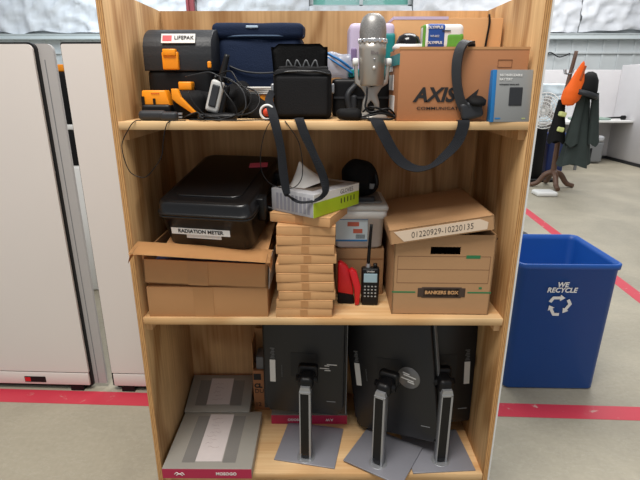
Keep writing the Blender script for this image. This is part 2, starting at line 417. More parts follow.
# ------------------------------------------------------------------ left cabinets
def frame_plate(m, x0, x1, z0, z1, y0, y1, r):
    pts = [(x0, z0), (x1, z0)]
    for k in range(7):
        a = R(90*k/6); pts.append((x1-r+r*math.cos(a), z1-r+r*math.sin(a)))
    for k in range(7):
        a = R(90+90*k/6); pts.append((x0+r+r*math.cos(a), z1-r+r*math.sin(a)))
    m.prism(pts, y1-y0, M=T(0, y0, 0)); return m
for k, (lx, x0, x1) in enumerate(((-1.176, -1.30, -.066), (-1.132, .0, 1.0))):
    cb = thing('metal_cabinet', ['tall off-white cabinet at far left with grey right side and red and black tag', 'tall off-white cabinet directly beside the left side of the shelf unit'][k], 'cabinet', (lx, .785, 0), -2.0)
    m = MB(); frame_plate(m, x0, x1+(.066 if k == 0 else 0), .03, 1.745, .03, .046, .03 if k == 0 else .012); m.build('body', RAILG, cb)
    m = MB(); frame_plate(m, x0-(0 if k else .0)+.0, x1, .03, 1.75, .012, .03, .03 if k == 0 else .012); m.build('door_gasket', BLK, cb)
    m = MB(); frame_plate(m, x0+.008, x1-.008, .115, 1.742, .0, .014, .026 if k == 0 else .01); m.build('door', OFFW, cb)
    MB().box(x0+.012, x1-.012, .0, .03, .035, .108, bev=.003).build('base_rail', OFFW, cb)
    m = MB(); m.box(x0+.05, x0+.12, -.0, .2, 0, .03); m.box(x1-.12, x1-.05, -.0, .2, 0, .03); m.box(x0+.02, x1-.02, .02, .06, .012, .034); m.build('foot', BLK, cb)
    if k == 0:
        m = MB(); m.box(-.045, -.042, .028, .031, .03, 1.68); m.build('side_groove', GREYM, cb)
        tg = MB().box(-.43, -.315, -.003, .001, .05, .083).build('tag', BLK, cb); MB().box(-.427, -.397, -.004, -.002, .054, .079).build('tag_patch', RED, tg)
# things seen through the gap
ct = thing('equipment_case', 'black equipment case glimpsed through the gap between the cabinets', 'case', (-1.78, 2.1, -.0))
MB().box(-.35, .35, 0, .3, 0, 1.0, bev=.02).build('body', WHT, ct)
MB().box(-.3, .3, .02, .28, 1.0, 1.26, bev=.02).build('lower_shell', BLKM, ct)
MB().box(-.3, .3, .02, .28, 1.26, 1.30, bev=.01).build('divider', WHT, ct)
MB().box(-.3, .3, .02, .28, 1.30, 1.66, bev=.02).build('upper_shell', BLKM, ct)
MB().box(-.1, .3, .05, .25, 1.66, 1.71, bev=.01).build('orange_top', ORG, ct)

# ------------------------------------------------------------------ blue recycling bin
def bin_shell(w0, d0, w1, d1, h, t=.004, r0=.03, r1=.04, n=6):
    """open tapering rounded-square bin; w0 bottom, w1 top"""
    def ring(w, d, r, z):
        P = []
        for cx, cy, a0 in ((1,1,0), (-1,1,90), (-1,-1,180), (1,-1,270)):
            for k in range(n+1):
                a = R(a0+90*k/n); P.append((cx*(w/2-r)+r*math.cos(a), cy*(d/2-r)+r*math.sin(a), z))
        return P
    seq = [ring(w0-.02, d0-.02, r0, 0), ring(w0, d0, r0, .01), ring(w1, d1, r1, h-.03), ring(w1+.016, d1+.016, r1, h-.028), ring(w1+.018, d1+.018, r1, h-.003), ring(w1+.012, d1+.012, r1, h),
           ring(w1-.002, d1-.002, r1, h), ring(w1-2*t-.004, d1-2*t-.004, r1, h-.03), ring(w0-2*t, d0-2*t, r0, .015)]
    b = bmesh.new(); rs = [[b.verts.new(p) for p in q] for q in seq]; N = len(rs[0])
    for a, c in zip(rs, rs[1:]):
        for i in range(N): b.faces.new((a[i], a[(i+1)%N], c[(i+1)%N], c[i])).smooth = True
    b.faces.new(rs[0][::-1]); b.faces.new(rs[-1]); bmesh.ops.recalc_face_normals(b, faces=b.faces[:]); return MB().add(b)
rb = thing('recycling_bin', 'large open blue square recycling bin standing right of the shelf unit', 'recycling bin', (1.232, 1.045, 0), -1)
bin_shell(.48, .45, .497, .49, .735).build('bin_body', BINB, rb)
tilt = math.degrees(math.atan(.025/.7)); 
wy = -.248
text('WE', .036, (-.028, wy-.001, .625), rb, WHT, rot=(90-tilt, 0, 0), bold=.001, shear=.2)
text('RECYCLE', .036, (-.028, wy, .595), rb, WHT, rot=(90-tilt, 0, 0), bold=.001, shear=.2)
rs_ = MB()
for k in range(3):
    A = T(-.028, wy+.003, .51) @ Matrix.Rotation(R(tilt), 4, 'X') @ Matrix.Scale(1.25, 4) @ Matrix.Rotation(R(120*k), 4, 'Y')
    # one bent arrow outline: bar + corner fold + arrow head
    for p in ([(-.024,.016),(.000,.016),(.000,.028),(-.031,.028)], [(-.024,.016),(-.031,.028),(-.044,.006),(-.033,.000)], [(.000,.008),(.020,.022),(.000,.036)]):
        rs_.prism([(a, b+.012) for a, b in p], .0012, M=A)
rs_.build('recycling_symbol', WHT, rb)

# dark waste basket behind
wb = bin_shell(.24, .2, .30, .26, .36).build('waste_basket', mat('basket_grey', rgb(80, 80, 80), .6), None, (1.60, 2.45, 0)); tag(wb, 'dark grey waste basket mostly hidden behind the shelf unit edge', 'waste basket')

# ------------------------------------------------------------------ far right background
# cubicle partition and desk
pt = thing('cubicle_partition', 'pale grey cubicle partition wall behind the desk', 'partition', (0, 0, 0))
MB().box(3.2, 6.35, 9.3, 9.37, .06, 1.86, bev=.01).build('back_panel', PARTN, pt)
MB().box(6.28, 6.35, 7.0, 9.3, .06, 1.95, bev=.01).build('side_panel', PARTN, pt)
MB().box(3.2, 6.35, 9.29, 9.38, .0, .06).build('base_trim', GREYD, pt)
MB().box(6.27, 6.36, 7.0, 9.3, .0, .06).build('base_trim', GREYD, pt)
dk = thing('desk', 'long white desk top fixed along the cubicle partition', 'desk', (0, 0, 0))
MB().box(4.2, 6.27, 8.55, 9.29, .83, .87, bev=.005).build('desk_top', WHT, dk)
MB().box(5.62, 5.66, 9.0, 9.28, .0, .83).build('support_leg', BLK, dk)
MB().box(4.3, 4.34, 8.7, 9.28, .0, .83).build('support_leg', GREYM, dk)
dm = MB(); dm.soft(.75, .3, .05, .02, M=T(5.5, 8.8, .87)); tag(dm.build('paper_cutter', mat('sage', rgb(140, 160, 150), .5)), 'flat sage green trimmer lying on the desk', 'paper cutter')
dt = thing('tripod', 'black folded tripod lying on the right end of the desk', 'tripod', (6.05, 8.8, .87))
MB().tube([(-.3, 0, .03), (.12, .02, .05)], .018, smooth_path=False).build('leg', BLK, dt); MB().soft(.1, .08, .09, .03, M=T(.15, 0, 0)).build('head', BLK, dt)
sh = thing('paper_shredder', 'grey paper shredder on the floor under the desk', 'shredder', (5.52, 8.72, 0))
MB().soft(.52, .32, .42, .04, M=T(0, 0, .02)).build('bin_body', GREYM, sh); MB().soft(.5, .34, .13, .05, M=T(0, 0, .44)).build('cutter_head', mat('light_grey_plastic', rgb(176, 178, 182), .4), sh)
MB().box(-.02, .02, -.168, -.158, .12, .32, bev=.004).build('handle_slot', BLK, sh); MB().box(-.1, .1, -.02, .0, .565, .572).build('feed_slot', BLK, sh)
# coat rack
rk = thing('coat_rack', 'dark wooden coat rack with curved feet behind the blue bin', 'coat rack', (3.67, 6.19, 0), 12)
MB().tube([(0, 0, .2), (0, 0, .7), (0, 0, 1.4), (.08, 0, 2.04)], [.045, .026], n=12).build('pole', WOODD, rk)
for k in range(4):
    a = R(90*k-20); c, s_ = math.cos(a), math.sin(a)
    MB().tube([(c*.02, s_*.02, .24), (c*.12, s_*.12, .20), (c*.22, s_*.22, .07), (c*.33, s_*.33, .03)], [.05, .034], n=8).build('foot', WOODD, rk)
for k in range(4):
    a = R(90*k+20); c, s_ = math.cos(a), math.sin(a)
    MB().tube([(c*.01, s_*.01, 1.72), (c*.06, s_*.06, 1.73), (c*.08, s_*.08, 1.79)], .01).build('hook', METAL, rk)
# hanging clothes
def cloth(w0, w1, h, d, folds, seed, flat=.5):
    """hanging garment: wide folded tube"""
    def fn(u, v):
        a = 2*math.pi*u; w = (w0+(w1-w0)*v)/2; f = 1+.16*math.sin(folds*a+seed)*v+.08*noise.noise(Vector((math.cos(a)*2, math.sin(a)*2, v*3+seed)))
        return (math.cos(a)*w*f, math.sin(a)*d/2*f*(.4+.6*v), -h*v+.03*math.sin(3*a+seed)*v)
    return MB().sheet(fn, 40, 16)
jk = thing('jacket', 'dark green jacket hanging from the coat rack', 'jacket', (3.88, 6.02, 1.5))
cloth(.14, .46, 1.12, .3, 5, 1.2).build('jacket_body', DKGRN, jk)
cloth(.10, .17, .75, .14, 3, 2.2).build('sleeve', DKGRN, jk, loc=(.10, -.10, -.05), rot=(0, R(-6), 0))
cloth(.10, .17, .75, .14, 3, 4.2).build('sleeve', DKGRN, jk, loc=(-.10, -.12, -.05), rot=(0, R(4), 0))
cp = thing('cap', 'black knitted cap with grey brim hung on the coat rack', 'cap', (3.77, 5.86, 1.42), rot=(0, R(15), 0)); cp.scale = (1.2, 1.2, 1)
MB().lathe([(.0, .34), (.05, .32), (.10, .24), (.135, .1), (.14, 0), (.12, -.01), (0, -.0)], M=T()).build('crown', BLKM, cp)
MB().lathe([(.14, -.02), (.165, -.015), (.165, .05), (.145, .055)], M=T()).build('band', GREYD, cp)
ov = thing('hard_hat_cover', 'bright orange high visibility hat hanging on the coat rack', 'hat', (3.585, 5.80, 1.27), rot=(0, R(6), 0)); ov.scale = (.74, 1, .78)
def hatfn(u, v):
    a = 2*math.pi*u; prof = [(0, 0), (.10, .02), (.17, .12), (.19, .26), (.14, .42), (.085, .60), (.03, .76), (.0, .80)]
    k = v*(len(prof)-1); i = min(int(k), len(prof)-2); f = k-i; r = prof[i][0]*(1-f)+prof[i+1][0]*f; z = prof[i][1]*(1-f)+prof[i+1][1]*f
    r *= 1+.1*math.sin(3*a+z*6)
    return (r*math.cos(a)+z*.12-.06, r*.45*math.sin(a), z)
MB().sheet(hatfn, 36, 28).build('shell', HIORG, ov)
MB().soft(.04, .02, .26, .01, M=T(.02, -.055, .46, 0, 8, 0)).build('strap', mat('dull_orange', rgb(170, 78, 30), .7), ov)
vt = thing('safety_vest', 'dark safety vest with pale yellow reflective strips hung left of the orange hat', 'vest', (3.52, 5.95, 1.36))
cloth(.10, .26, .62, .16, 3, .6).build('vest_body', BLKM, vt)
for z in (.2, .42): MB().soft(.10, .15, .07, .02, M=T(-.0, -.03, -z-.04, 0, 12, 0)).build('reflective_strip', YEL, vt)
# fan
fn_ = thing('pedestal_fan', 'white round fan on a black column beside the coat rack', 'fan', (3.62, 6.75, 0))
MB().box(-.10, .10, -.06, .06, .03, .9, bev=.01).build('column', BLK, fn_); MB().soft(.62, .35, .05, .02).build('base', BLK, fn_)
FM = T(-.06, -.22, 1.17, 90, 0, -56)
fr = MB()
for rr_ in (.28, .235, .19, .14, .09): fr.tube([(rr_*math.cos(2*math.pi*k/24), rr_*math.sin(2*math.pi*k/24), .05-.3*(rr_*rr_)) for k in range(25)], .008, n=6, smooth_path=False, M=FM)
for k in range(20):
    a = 2*math.pi*k/20; fr.tube([(.04*math.cos(a), .04*math.sin(a), .07), (.28*math.cos(a), .28*math.sin(a), .03), (.26*math.cos(a), .26*math.sin(a), -.07)], .004, n=5, smooth_path=False, M=FM)
fr.build('cage', WHT, fn_)
bl = MB()
for k in range(3): bl.soft(.12, .2, .012, .006, M=FM @ T(0, 0, -.02, 0, 0, 120*k) @ T(0, .12, 0, 0, 15, 0))
bl.build('blades', RAILG, fn_); MB().lathe([(0, .06), (.06, .05), (.07, -.1), (0, -.12)], M=FM).build('motor', WHT, fn_)
bb = bin_shell(.3, .25, .36, .3, .62).build('recycling_bin', mat('small_bin_blue', rgb(20, 80, 210), .4), None, (3.70, 7.3, 0)); tag(bb, 'small bright blue bin beyond the black fan column', 'bin')
b2 = bin_shell(.3, .25, .36, .3, .74).build('recycling_bin', mat('navy_bin', rgb(20, 50, 120), .4), None, (4.2, 7.4, 0)); tag(b2, 'navy blue bin on the floor behind the coat rack pole', 'bin')
bx = MB().box(3.62, 3.95, 7.45, 7.7, 0, .8, bev=.004).build('carton', CARD); tag(bx, 'brown carton standing beyond the small blue bin', 'carton')
ft = MB().soft(.3, .25, .07, .03); o = ft.build('folded_cloth', WHT, None, (3.30, 5.6, 0)); tag(o, 'white folded cloth lying on the floor by the fan base', 'cloth')
# plastic-wrapped white boxes on a table
tb = thing('side_table', 'white work table beyond the fan carrying plastic wrapped boxes', 'table', (4.0, 8.1, 0))
MB().box(-.6, .9, -.35, .35, .86, .9).build('table_top', WHT, tb)
for a in (-.55, .85):
    for b_ in (-.3, .3): MB().box(a-.02, a+.02, b_-.02, b_+.02, 0, .86).build('leg', GREYM, tb)
for k, (x, z, wd, hh) in enumerate(((3.95, .9, 1.0, .26), (4.05, 1.16, .8, .22), (4.2, 1.38, .7, .2))):
    tag(MB().soft(wd, .5, hh-.002, .03, amp=.03, ns=7, seed=k).build('wrapped_box', mat('pale_wrap', rgb(214, 228, 236), .3, var=.05, bump=.4, bscale=12), None, (x, 8.1, z)),
        ['lowest of the plastic wrapped white boxes beyond the fan', 'middle one of the plastic wrapped white boxes beyond the fan', 'topmost of the plastic wrapped white boxes beyond the fan'][k], 'box', 'wrapped boxes on the work table')
th = MB(); th.soft(.08, .06, .14, .02); o = th.build('thermostat', WHT, None, (5.22, WY-.14, 2.32)); tag(o, 'small white control box on the far wall below the steel rail', 'control box')
tag(MB().tube([(5.25, WY-.1, 1.7), (5.3, WY-.12, 2.1), (5.5, WY-.12, 2.3), (5.75, WY-.12, 2.2), (6.0, WY-.12, 2.28)], .015).build('wall_cable', GREYD), 'dark cable looping along the far wall below the control box', 'cable')

# ------------------------------------------------------------------ TOP SHELF
# medical monitor case
lp = thing('equipment_case', 'black rounded equipment case with orange front latch at left of top shelf', 'case', (-.450, .27, Z3))
MB().soft(.205, .2, .15, .02, M=T(0, 0, 0)).build('case_body', BLK, lp)
pf = []
for k in range(13):
    a = R(180*k/12); pf.append((-.105*math.cos(a)*1.0, .058*math.sin(a)**.7))
ld = MB()
def lidfn(x):
    pts = [(-.105, -.045)]+[(-.105*math.cos(R(180*k/16)), .0+.075*(math.sin(R(180*k/16)))**.75) for k in range(17)]+[(.105, -.045)]
    return pts
ld.prism([(x, z*1.06) for x, z in lidfn(0)], .212, M=T(.106, 0, .19, 0, 0, 90), bev=.0025)
ldo = ld.build('case_lid', mat('case_lid_grey', rgb(36, 38, 42), .5, var=.06, bump=.2, bscale=150), lp)
MB().box(-.045, .005, -.118, -.095, .145, .197, M=T(), bev=.004).build('latch', ORG, lp)
MB().box(-.04, .0, -.124, -.1, .185, .205, bev=.003).build('latch_hinge', ORG, lp)
pl_ = MB().box(-.042, .062, -.0008, .0008, -.015, .015, M=T(-.004, -.100, .236, -26, 0, 0)).build('name_plate', PAPER, lp)
MB().box(-.038, -.010, -.0018, -.0008, -.009, .009, M=T(-.004, -.100, .236, -26, 0, 0)).build('red_badge', RED, lp)
text('LIFEPAK', .017, (.024, -.102, .238), lp, INK, rot=(64, 0, 0), bold=.0001)
MB().soft(.012, .01, .02, .004, M=T(.098, -.108, .15)).build('side_stud', ORG, lp)
# orange docking unit
oc = thing('charger', 'black and orange charger at the left end of the top shelf', 'charger', (-.505, .12, Z3))
MB().soft(.09, .08, .045, .01, M=T(0, 0, 0)).build('base', BLK, oc)
MB().prism([(-.045, .045), (-.04, .085), (.03, .085), (.045, .03), (-.03, .025)], .05, M=T(0, -.03, .0), bev=.003).build('front_shell', ORG, oc)
m = MB(); m.box(-.042, -.034, -.034, -.02, .03, .068); m.box(-.008, -.001, -.034, -.02, .03, .062); m.build('slot', BLK, oc)
text('----', .02, (.0, -.0315, .078), oc, RED, rot=(90, 0, 0))
ob = thing('tool_pouch_frame', 'black pack with slanted orange frame behind the small receiver', 'equipment pack', (-.412, .14, Z3))
MB().soft(.10, .10, .085, .03).build('pack_body', BLKM, ob)
MB().prism([(-.05, .09), (-.032, .09), (-.024, .066), (.018, .022), (.008, .018), (-.036, .048), (-.05, .06)], .02, M=T(.01, -.065, 0), bev=.002).build('orange_frame', ORG, ob)
MB().box(-.03, .01, -.02, .02, .085, .11, bev=.003).build('orange_tab', ORG, ob)
# black handheld lying at front
hh = thing('power_adapter', 'dark grey handset shaped adapter lying at the left front edge of top shelf', 'adapter', (-.487, .045, Z3), -4)
MB().soft(.085, .03, .030, .013, M=T(-.016, 0, .0)).build('body', GREYD, hh)
MB().soft(.05, .032, .026, .01, M=T(.036, -.004, 0, 0, 0, 0)).build('head', GREYD, hh)
m = MB()
for z in (.008, .018): m.box(.062, .072, -.004, .004, z, z+.005)
m.build('prongs', METAL, hh)
# white/black radio upright
wr = thing('two_way_radio', 'silver and black two-way radio with stubby antenna propped against the black pouch', 'radio', (-.338, .085, Z3+.022), rot=(R(-6), R(16), 0)); wr.scale = (1.12, 1.1, 1.12)
MB().soft(.036, .022, .085, .008).build('body', mat('silver_plastic', rgb(190, 190, 188), .4), wr)
MB().soft(.020, .006, .058, .003, M=T(-.001, -.012, .014)).build('grille', GREYD, wr)
MB().soft(.03, .026, .085, .008, M=T(.016, .012, -.004)).build('battery', BLK, wr)
MB().tube([(.006, 0, .085), (.006, 0, .11), (.006, 0, .155)], [.011, .007], n=10).build('antenna', BLK, wr)
MB().cyl(.006, .006, .085, .098, M=T(.022, .006, 0)).build('knob', BLK, wr)
MB().cyl(.005, .005, .085, .095, M=T(-.01, .0, 0)).build('knob', BLK, wr)
# radio stand / pouch
MBp = MB().soft(.235, .12, .088, .04, amp=.06, ns=22, cuts=34, seed=4)
tag(MBp.build('soft_pouch', FABB, None, (-.285, .185, Z3)), 'crumpled black fabric pouch under the tangle of cables on top shelf', 'pouch')
tag(MB().soft(.12, .045, .02, .01, amp=.01, ns=20).build('radio_cradle', BLK, None, (-.315, .07, Z3)), 'low black cradle under the silver two-way radio', 'cradle')
# cables tangle
def cable(name, pts, r, m, label, cat='cable', group=None):
    return tag(MB().tube(pts, r, n=6).build(name, m), label, cat, group)
cable('cable', [(-.30, .05, 1.60), (-.285, .03, 1.56), (-.262, .02, 1.53), (-.25, .02, 1.50), (-.27, .015, 1.484), (-.33, .01, 1.481), (-.39, .02, 1.481)], .0022, BLK, 'black cable hanging from the top of the silver two-way radio')
cable('cable', [(-.31, .07, 1.605), (-.27, .06, 1.615), (-.245, .04, 1.585), (-.21, .03, 1.55), (-.215, .02, 1.52), (-.25, .015, 1.495), (-.30, .012, 1.482), (-.345, .015, 1.485)], .002, BLK, 'widest looping black cable over the black pouch')
cable('cable', [(-.37, .03, 1.481), (-.3, .006, 1.480), (-.24, .005, 1.480), (-.19, .01, 1.481), (-.15, .02, 1.481)], .0018, BLK, 'thin black cable lying along the front edge of the top shelf')
cable('cable', [(-.41, .09, 1.60), (-.37, .07, 1.607), (-.33, .055, 1.612), (-.3, .05, 1.60)], .0016, GREYD, 'thin dark cable arching left of the radio antenna')
cable('cable', [(-.39, .03, 1.56), (-.375, .02, 1.53), (-.35, .02, 1.50), (-.335, .02, 1.485)], .0018, BLK, 'thin black cable crossing left of the silver radio body')
cable('cable', [(-.36, .03, 1.484), (-.33, .01, 1.490), (-.30, .02, 1.484), (-.33, .035, 1.49), (-.36, .02, 1.49), (-.345, .01, 1.484)], .0035, BLK, 'coiled black plug lead at the foot of the silver radio')
cable('cable', [(-.30, .09, 1.60), (-.27, .075, 1.59), (-.235, .05, 1.56), (-.225, .035, 1.52), (-.24, .03, 1.49)], .002, GREYD, 'inner looping grey cable over the black pouch')
cable('cable', [(-.29, .10, 1.595), (-.25, .08, 1.575), (-.20, .06, 1.56), (-.185, .04, 1.53), (-.21, .025, 1.50), (-.28, .02, 1.488)], .0025, BLK, 'thick black lead arching over the right end of the pouch')
cable('cable', [(-.42, .05, 1.481), (-.40, .03, 1.49), (-.37, .045, 1.50), (-.36, .03, 1.482)], .002, BLK, 'short black lead curling beside the dark adapter')
# wires over the front
cable('wire', [(-.53, .02, 1.479), (-.542, -.003, 1.477), (-.56, -.008, 1.455), (-.583, -.012, 1.41), (-.575, -.014, 1.35), (-.558, -.014, 1.325), (-.525, -.014, 1.318), (-.495, -.014, 1.345), (-.47, -.014, 1.38), (-.462, -.012, 1.42), (-.452, -.008, 1.46), (-.44, .0, 1.478), (-.40, .02, 1.479)], .0014, BLK,
      'thin black wire looping below the top shelf at its left end', 'wire')
cable('wire', [(-.13, .03, 1.479), (-.15, -.003, 1.477), (-.17, -.008, 1.44), (-.182, -.012, 1.38), (-.178, -.012, 1.33), (-.15, -.012, 1.295), (-.095, -.014, 1.285), (-.065, -.014, 1.31), (-.06, -.014, 1.36), (-.07, -.012, 1.42), (-.095, -.008, 1.46), (-.11, .0, 1.479)], .0014, BLK,
      'thin black wire looping down behind the camera bag strap', 'wire')
# navy cooler bag
nv = thing('cooler_bag', 'large navy blue soft cooler bag standing at the back of top shelf', 'bag', (-.212, .36, Z3))
MB().soft(.295, .14, .262, .03, amp=.014, ns=6, cuts=22, bulge=.01, seed=2).build('bag_body', NAVY, nv)
MB().soft(.302, .15, .05, .018, amp=.006, ns=10, cuts=16, M=T(0, -.002, .247, 3, 0, 0), seed=8).build('lid_flap', NAVY, nv)
m = MB(); m.tube([(-.148, -.065, .25), (-.05, -.078, .253), (.05, -.078, .253), (.148, -.06, .253)], .003); m.build('zipper', NAVYL, nv)
m = MB(); m.tube([(-.10, -.082, .16), (-.06, -.088, .145), (-.01, -.09, .138), (.05, -.09, .140), (.10, -.085, .15)], .003); m.build('cord_handle', GREYD, nv)
MB().soft(.04, .012, .008, .003, M=T(-.02, -.076, .276)).build('logo_tab', mat('logo_pale', rgb(170, 190, 210), .6), nv)
# papers + orange tool box
ot = thing('tool_case', 'black and orange tool case under the white papers between pouch and camera bag', 'tool case', (-.185, .215, Z3))
MB().soft(.10, .08, .065, .012).build('case_body', BLKM, ot)
MB().prism([(-.045, .045), (-.045, .072), (.04, .072), (.03, .045), (.012, .035), (-.02, .033)], .02, M=T(0, -.055, 0), bev=.002).build('front_shell', ORG, ot)
for k in range(4):
    tag(MB().box(-.06, .05, -.05, .04, 0, .005, bev=.001).build('booklet', PAPER, None, (-.19+.003*k, .205-.002*k, Z3+.085+.0056*k-.012), (0, 0, R(-5+3*k))),
        ['bottom', 'second', 'third', 'top'][k]+' white booklet of the small pile left of the camera bag', 'booklet', 'white booklets on the tool case')
rg = MB(); rg.tube([(.02*math.cos(2*math.pi*k/20), 0, .02*math.sin(2*math.pi*k/20)) for k in range(21)], .0035, smooth_path=False)
rgt = thing('tape_roll', 'small white rimmed roll with red core left of the camera bag strap', 'roll', (-.163, .03, Z3+.025))
rg.build('rim', WHT, rgt); MB().cyl(.012, .012, -.01, .01, M=T(0, .006, 0, 90, 0, 0)).build('core', mat('red_orange', rgb(220, 70, 40), .5), rgt)
# camera bag
cbg = thing('camera_bag', 'black camera bag with its flap standing open and strap hanging down', 'camera bag', (-.063, .145, Z3))
MB().soft(.178, .095, .145, .018, amp=.006, ns=12, cuts=18, bulge=.006, seed=3).build('bag_body', FABB, cbg)
m = MB(); m.soft(.152, .010, .112, .004, M=T(0, -.053, .012)); m.build('front_pocket', mat('pocket_fabric', rgb(22, 22, 24), .8, spec=.25, var=.1, bump=.4, bscale=300), cbg)
m = MB(); m.tube([(-.085, -.045, .13), (-.04, -.054, .138), (.04, -.054, .138), (.085, -.045, .13)], .003); m.build('zipper', BLKG, cbg)
def flap(u, v):
    x = -.093+.17*u; z = .138+.085*v; y = .03+.02*v+.012*math.sin(u*3)-.01*u*v
    x += (-.008 if u < .5 else .0)*v
    if v > .85 and (u < .08 or u > .9): z -= .01
    return (x, y, z)
MB().sheet(flap, 14, 8, t=.006).build('open_flap', BLKM, cbg)
MB().soft(.15, .06, .02, .008, amp=.012, ns=30, M=T(0, .005, .135)).build('lining', BLKM, cbg)
m = MB()
for k in range(4): m.tube([(-.05+.025*k, .0, .15), (-.045+.028*k, -.008, .172), (-.03+.026*k, -.002, .15)], .0022)
m.build('stored_cable', GREYM, cbg)
for s in (-1, 1):
    MB().soft(.012, .03, .03, .005, M=T(s*.092, 0, .075)).build('strap_ring', METAL, cbg)
WY_ = -.012
sp = [(-.155, .13, 1.56), (-.16, .06, 1.535), (-.146, .012, 1.50), (-.134, -.01, 1.46), (-.122, -.015, 1.40), (-.116, -.016, 1.33), (-.108, -.018, 1.275), (-.100, -.02, 1.262), (-.07, -.022, 1.245), (-.03, -.022, 1.248), (-.002, -.02, 1.262), (.008, -.018, 1.285), (-.003, -.016, 1.33), (-.027, -.014, 1.385), (-.052, -.012, 1.44), (-.068, .0, 1.482), (-.075, .03, 1.482), (-.068, .075, 1.482)]
nr = [(0,-1,.3), (0,-.4,1), (0,-.6,.9), (-.2,-1,.1), (-.2,-1,0), (.1,-1,0), (.3,-1,0), (0,-.5,-.9), (0,-.6,.9), (.1,-.6,.9), (.6,-.8,.2), (.3,-1,0), (-.4,-1,.1), (.1,-1,.1), (.1,-1,.1), (0,-.5,1), (0,0,1), (0,0,1)]
tag(MB().ribbon([Vector(p)-Vector(cbg.location) for p in sp], [.022,.024,.026,.026,.024,.026,.022,.012,.009,.009,.014,.022,.026,.022,.026,.026,.024,.02], .0022, nr).build('shoulder_strap', WEB, cbg), None, None) if False else MB().ribbon([Vector(p)-Vector(cbg.location) for p in sp], [.022,.024,.026,.026,.024,.026,.022,.012,.009,.009,.014,.022,.026,.022,.026,.026,.024,.02], .0022, nr).build('shoulder_strap', WEB, cbg)
# plastic film bag
fb = thing('plastic_bag', 'clear plastic bag with blue bits beside the camera bag flap', 'plastic bag', (.055, .27, Z3+.125))
MB().soft(.10, .08, .075, .03, amp=.03, ns=16, cuts=12, seed=9).build('film', POLY, fb)
m = MB(); m.tube([(-.045, -.03, .075), (.0, -.045, .05), (.045, -.03, .02)], .004); m.tube([(-.04, -.035, .06), (.0, -.045, .035), (.04, -.04, .01)], .003); m.build('blue_contents', BLUE, fb)
# black case behind mic
bc = thing('carry_case', 'low black carry case lying behind the silver microphone', 'case', (.125, .30, Z3))
MB().soft(.19, .16, .12, .012).build('case_body', BLK, bc)
m = MB(); m.box(-.09, .09, -.084, -.079, .058, .064); m.build('seam', GREYD, bc)
MB().soft(.03, .02, .05, .008, M=T(-.03, -.088, .02)).build('latch', GREYD, bc)
MB().tube([(-.02, -.085, .10), (-.045, -.10, .07), (-.04, -.10, .03), (-.03, -.10, .015)], .010, n=8).build('handle', GREYD, bc)
# lilac + teal box
lb = thing('storage_tote', 'lilac and teal plastic tote on the black case behind the microphone', 'tote', (.155, .31, Z3+.122))
MB().soft(.145, .15, .165, .015).build('body', LILAC, lb)
MB().soft(.147, .155, .03, .008, M=T(0, 0, 0)).build('bottom_band', TEAL, lb)
MB().soft(.045, .156, .135, .008, M=T(.052, -.002, .0)).build('side_band', TEAL, lb)
MB().soft(.018, .006, .04, .004, M=T(-.057, -.077, .05)).build('latch', mat('dull_purple', rgb(130, 110, 150), .5), lb)
# microphone
mc = thing('microphone', 'silver desktop studio microphone on its round stand', 'microphone', (.146, .115, Z3), 4)
MB().lathe([(0, .002), (.054, 0), (.056, .004), (.045, .014), (.02, .022), (0, .022)]).build('stand_base', MICM, mc)
m = MB()
m.prism([(-.028, .014), (-.016, .014), (-.010, .045), (0, .056), (.010, .045), (.016, .014), (.028, .014), (.025, .05), (.018, .072), (.030, .092), (.050, .105), (.054, .165), (.045, .168), (.040, .115), (.0, .094), (-.040, .115), (-.045, .168), (-.054, .165), (-.050, .105), (-.030, .092), (-.018, .072), (-.025, .05)], .016, M=T(0, -.008, 0), bev=.002)
m.build('yoke', MICM, mc)
MB().lathe([(0, .098), (.034, .098), (.037, .102), (.040, .2), (.040, .218), (0, .218)]).build('body', MICM, mc)
m = MB(); m.lathe([(.0395, .218), (.041, .219), (.041, .228), (.0395, .229)]); 
for k in range(16):
    a = 2*math.pi*k/16; m.soft(.008, .006, .012, .002, cuts=3, M=T(.040*math.cos(a), .040*math.sin(a), .217))
m.build('trim_ring', mat('bright_chrome', rgb(220, 220, 222), .2, metal=.9), mc)
m = MB(); m.lathe([(.039, .228), (.0395, .25), (.037, .272), (.030, .288), (.018, .297), (0, .30)])
m.build('mesh_grille', mat('grille_mesh', rgb(150, 148, 146), .45, metal=.6, var=.35, vscale=300), mc)
for s in (-1, 1): MB().cyl(.012, .012, -.008, .008, M=T(s*.05, 0, .165, 0, 90, 0), bev=.002).build('side_knob', WHT, mc)
m = MB(); m.cyl(.0055, .005, 0, .006, M=T(0, -.039, .148, 90, 0, 0)); m.build('volume_knob', mat('knob_metal', rgb(210, 208, 204), .3, metal=.5), mc)
MB().cyl(.003, .003, 0, .003, M=T(0, -.0395, .172, 90, 0, 0)).build('mute_button', METAL, mc)
text('Blue', .013, (0, -.0405, .19), mc, INKG, bold=.0003)
for k, pts in enumerate(([(.10, .06, 1.482), (.13, .04, 1.49), (.17, .045, 1.497), (.21, .05, 1.49), (.2, .03, 1.482), (.15, .03, 1.483), (.11, .035, 1.484)],
                         [(.12, .08, 1.50), (.14, .05, 1.515), (.18, .05, 1.505), (.215, .055, 1.485), (.16, .055, 1.50), (.12, .06, 1.486)],
                         [(.13, .07, 1.57), (.128, .06, 1.54), (.125, .055, 1.515), (.14, .05, 1.50), (.19, .05, 1.51), (.215, .06, 1.492)])):
    cable('cable', pts, .003, BLK, ['black cable coiled flat on the microphone base', 'black cable bunched across the front of the microphone base', 'black cable dropping from the microphone body'][k])
sk = MB().soft(.075, .045, .035, .016, amp=.008, ns=20); tag(sk.build('lens_pouch', BLKM, None, (.075, .06, Z3)), 'small lumpy black pouch on top shelf left of the microphone base', 'pouch')
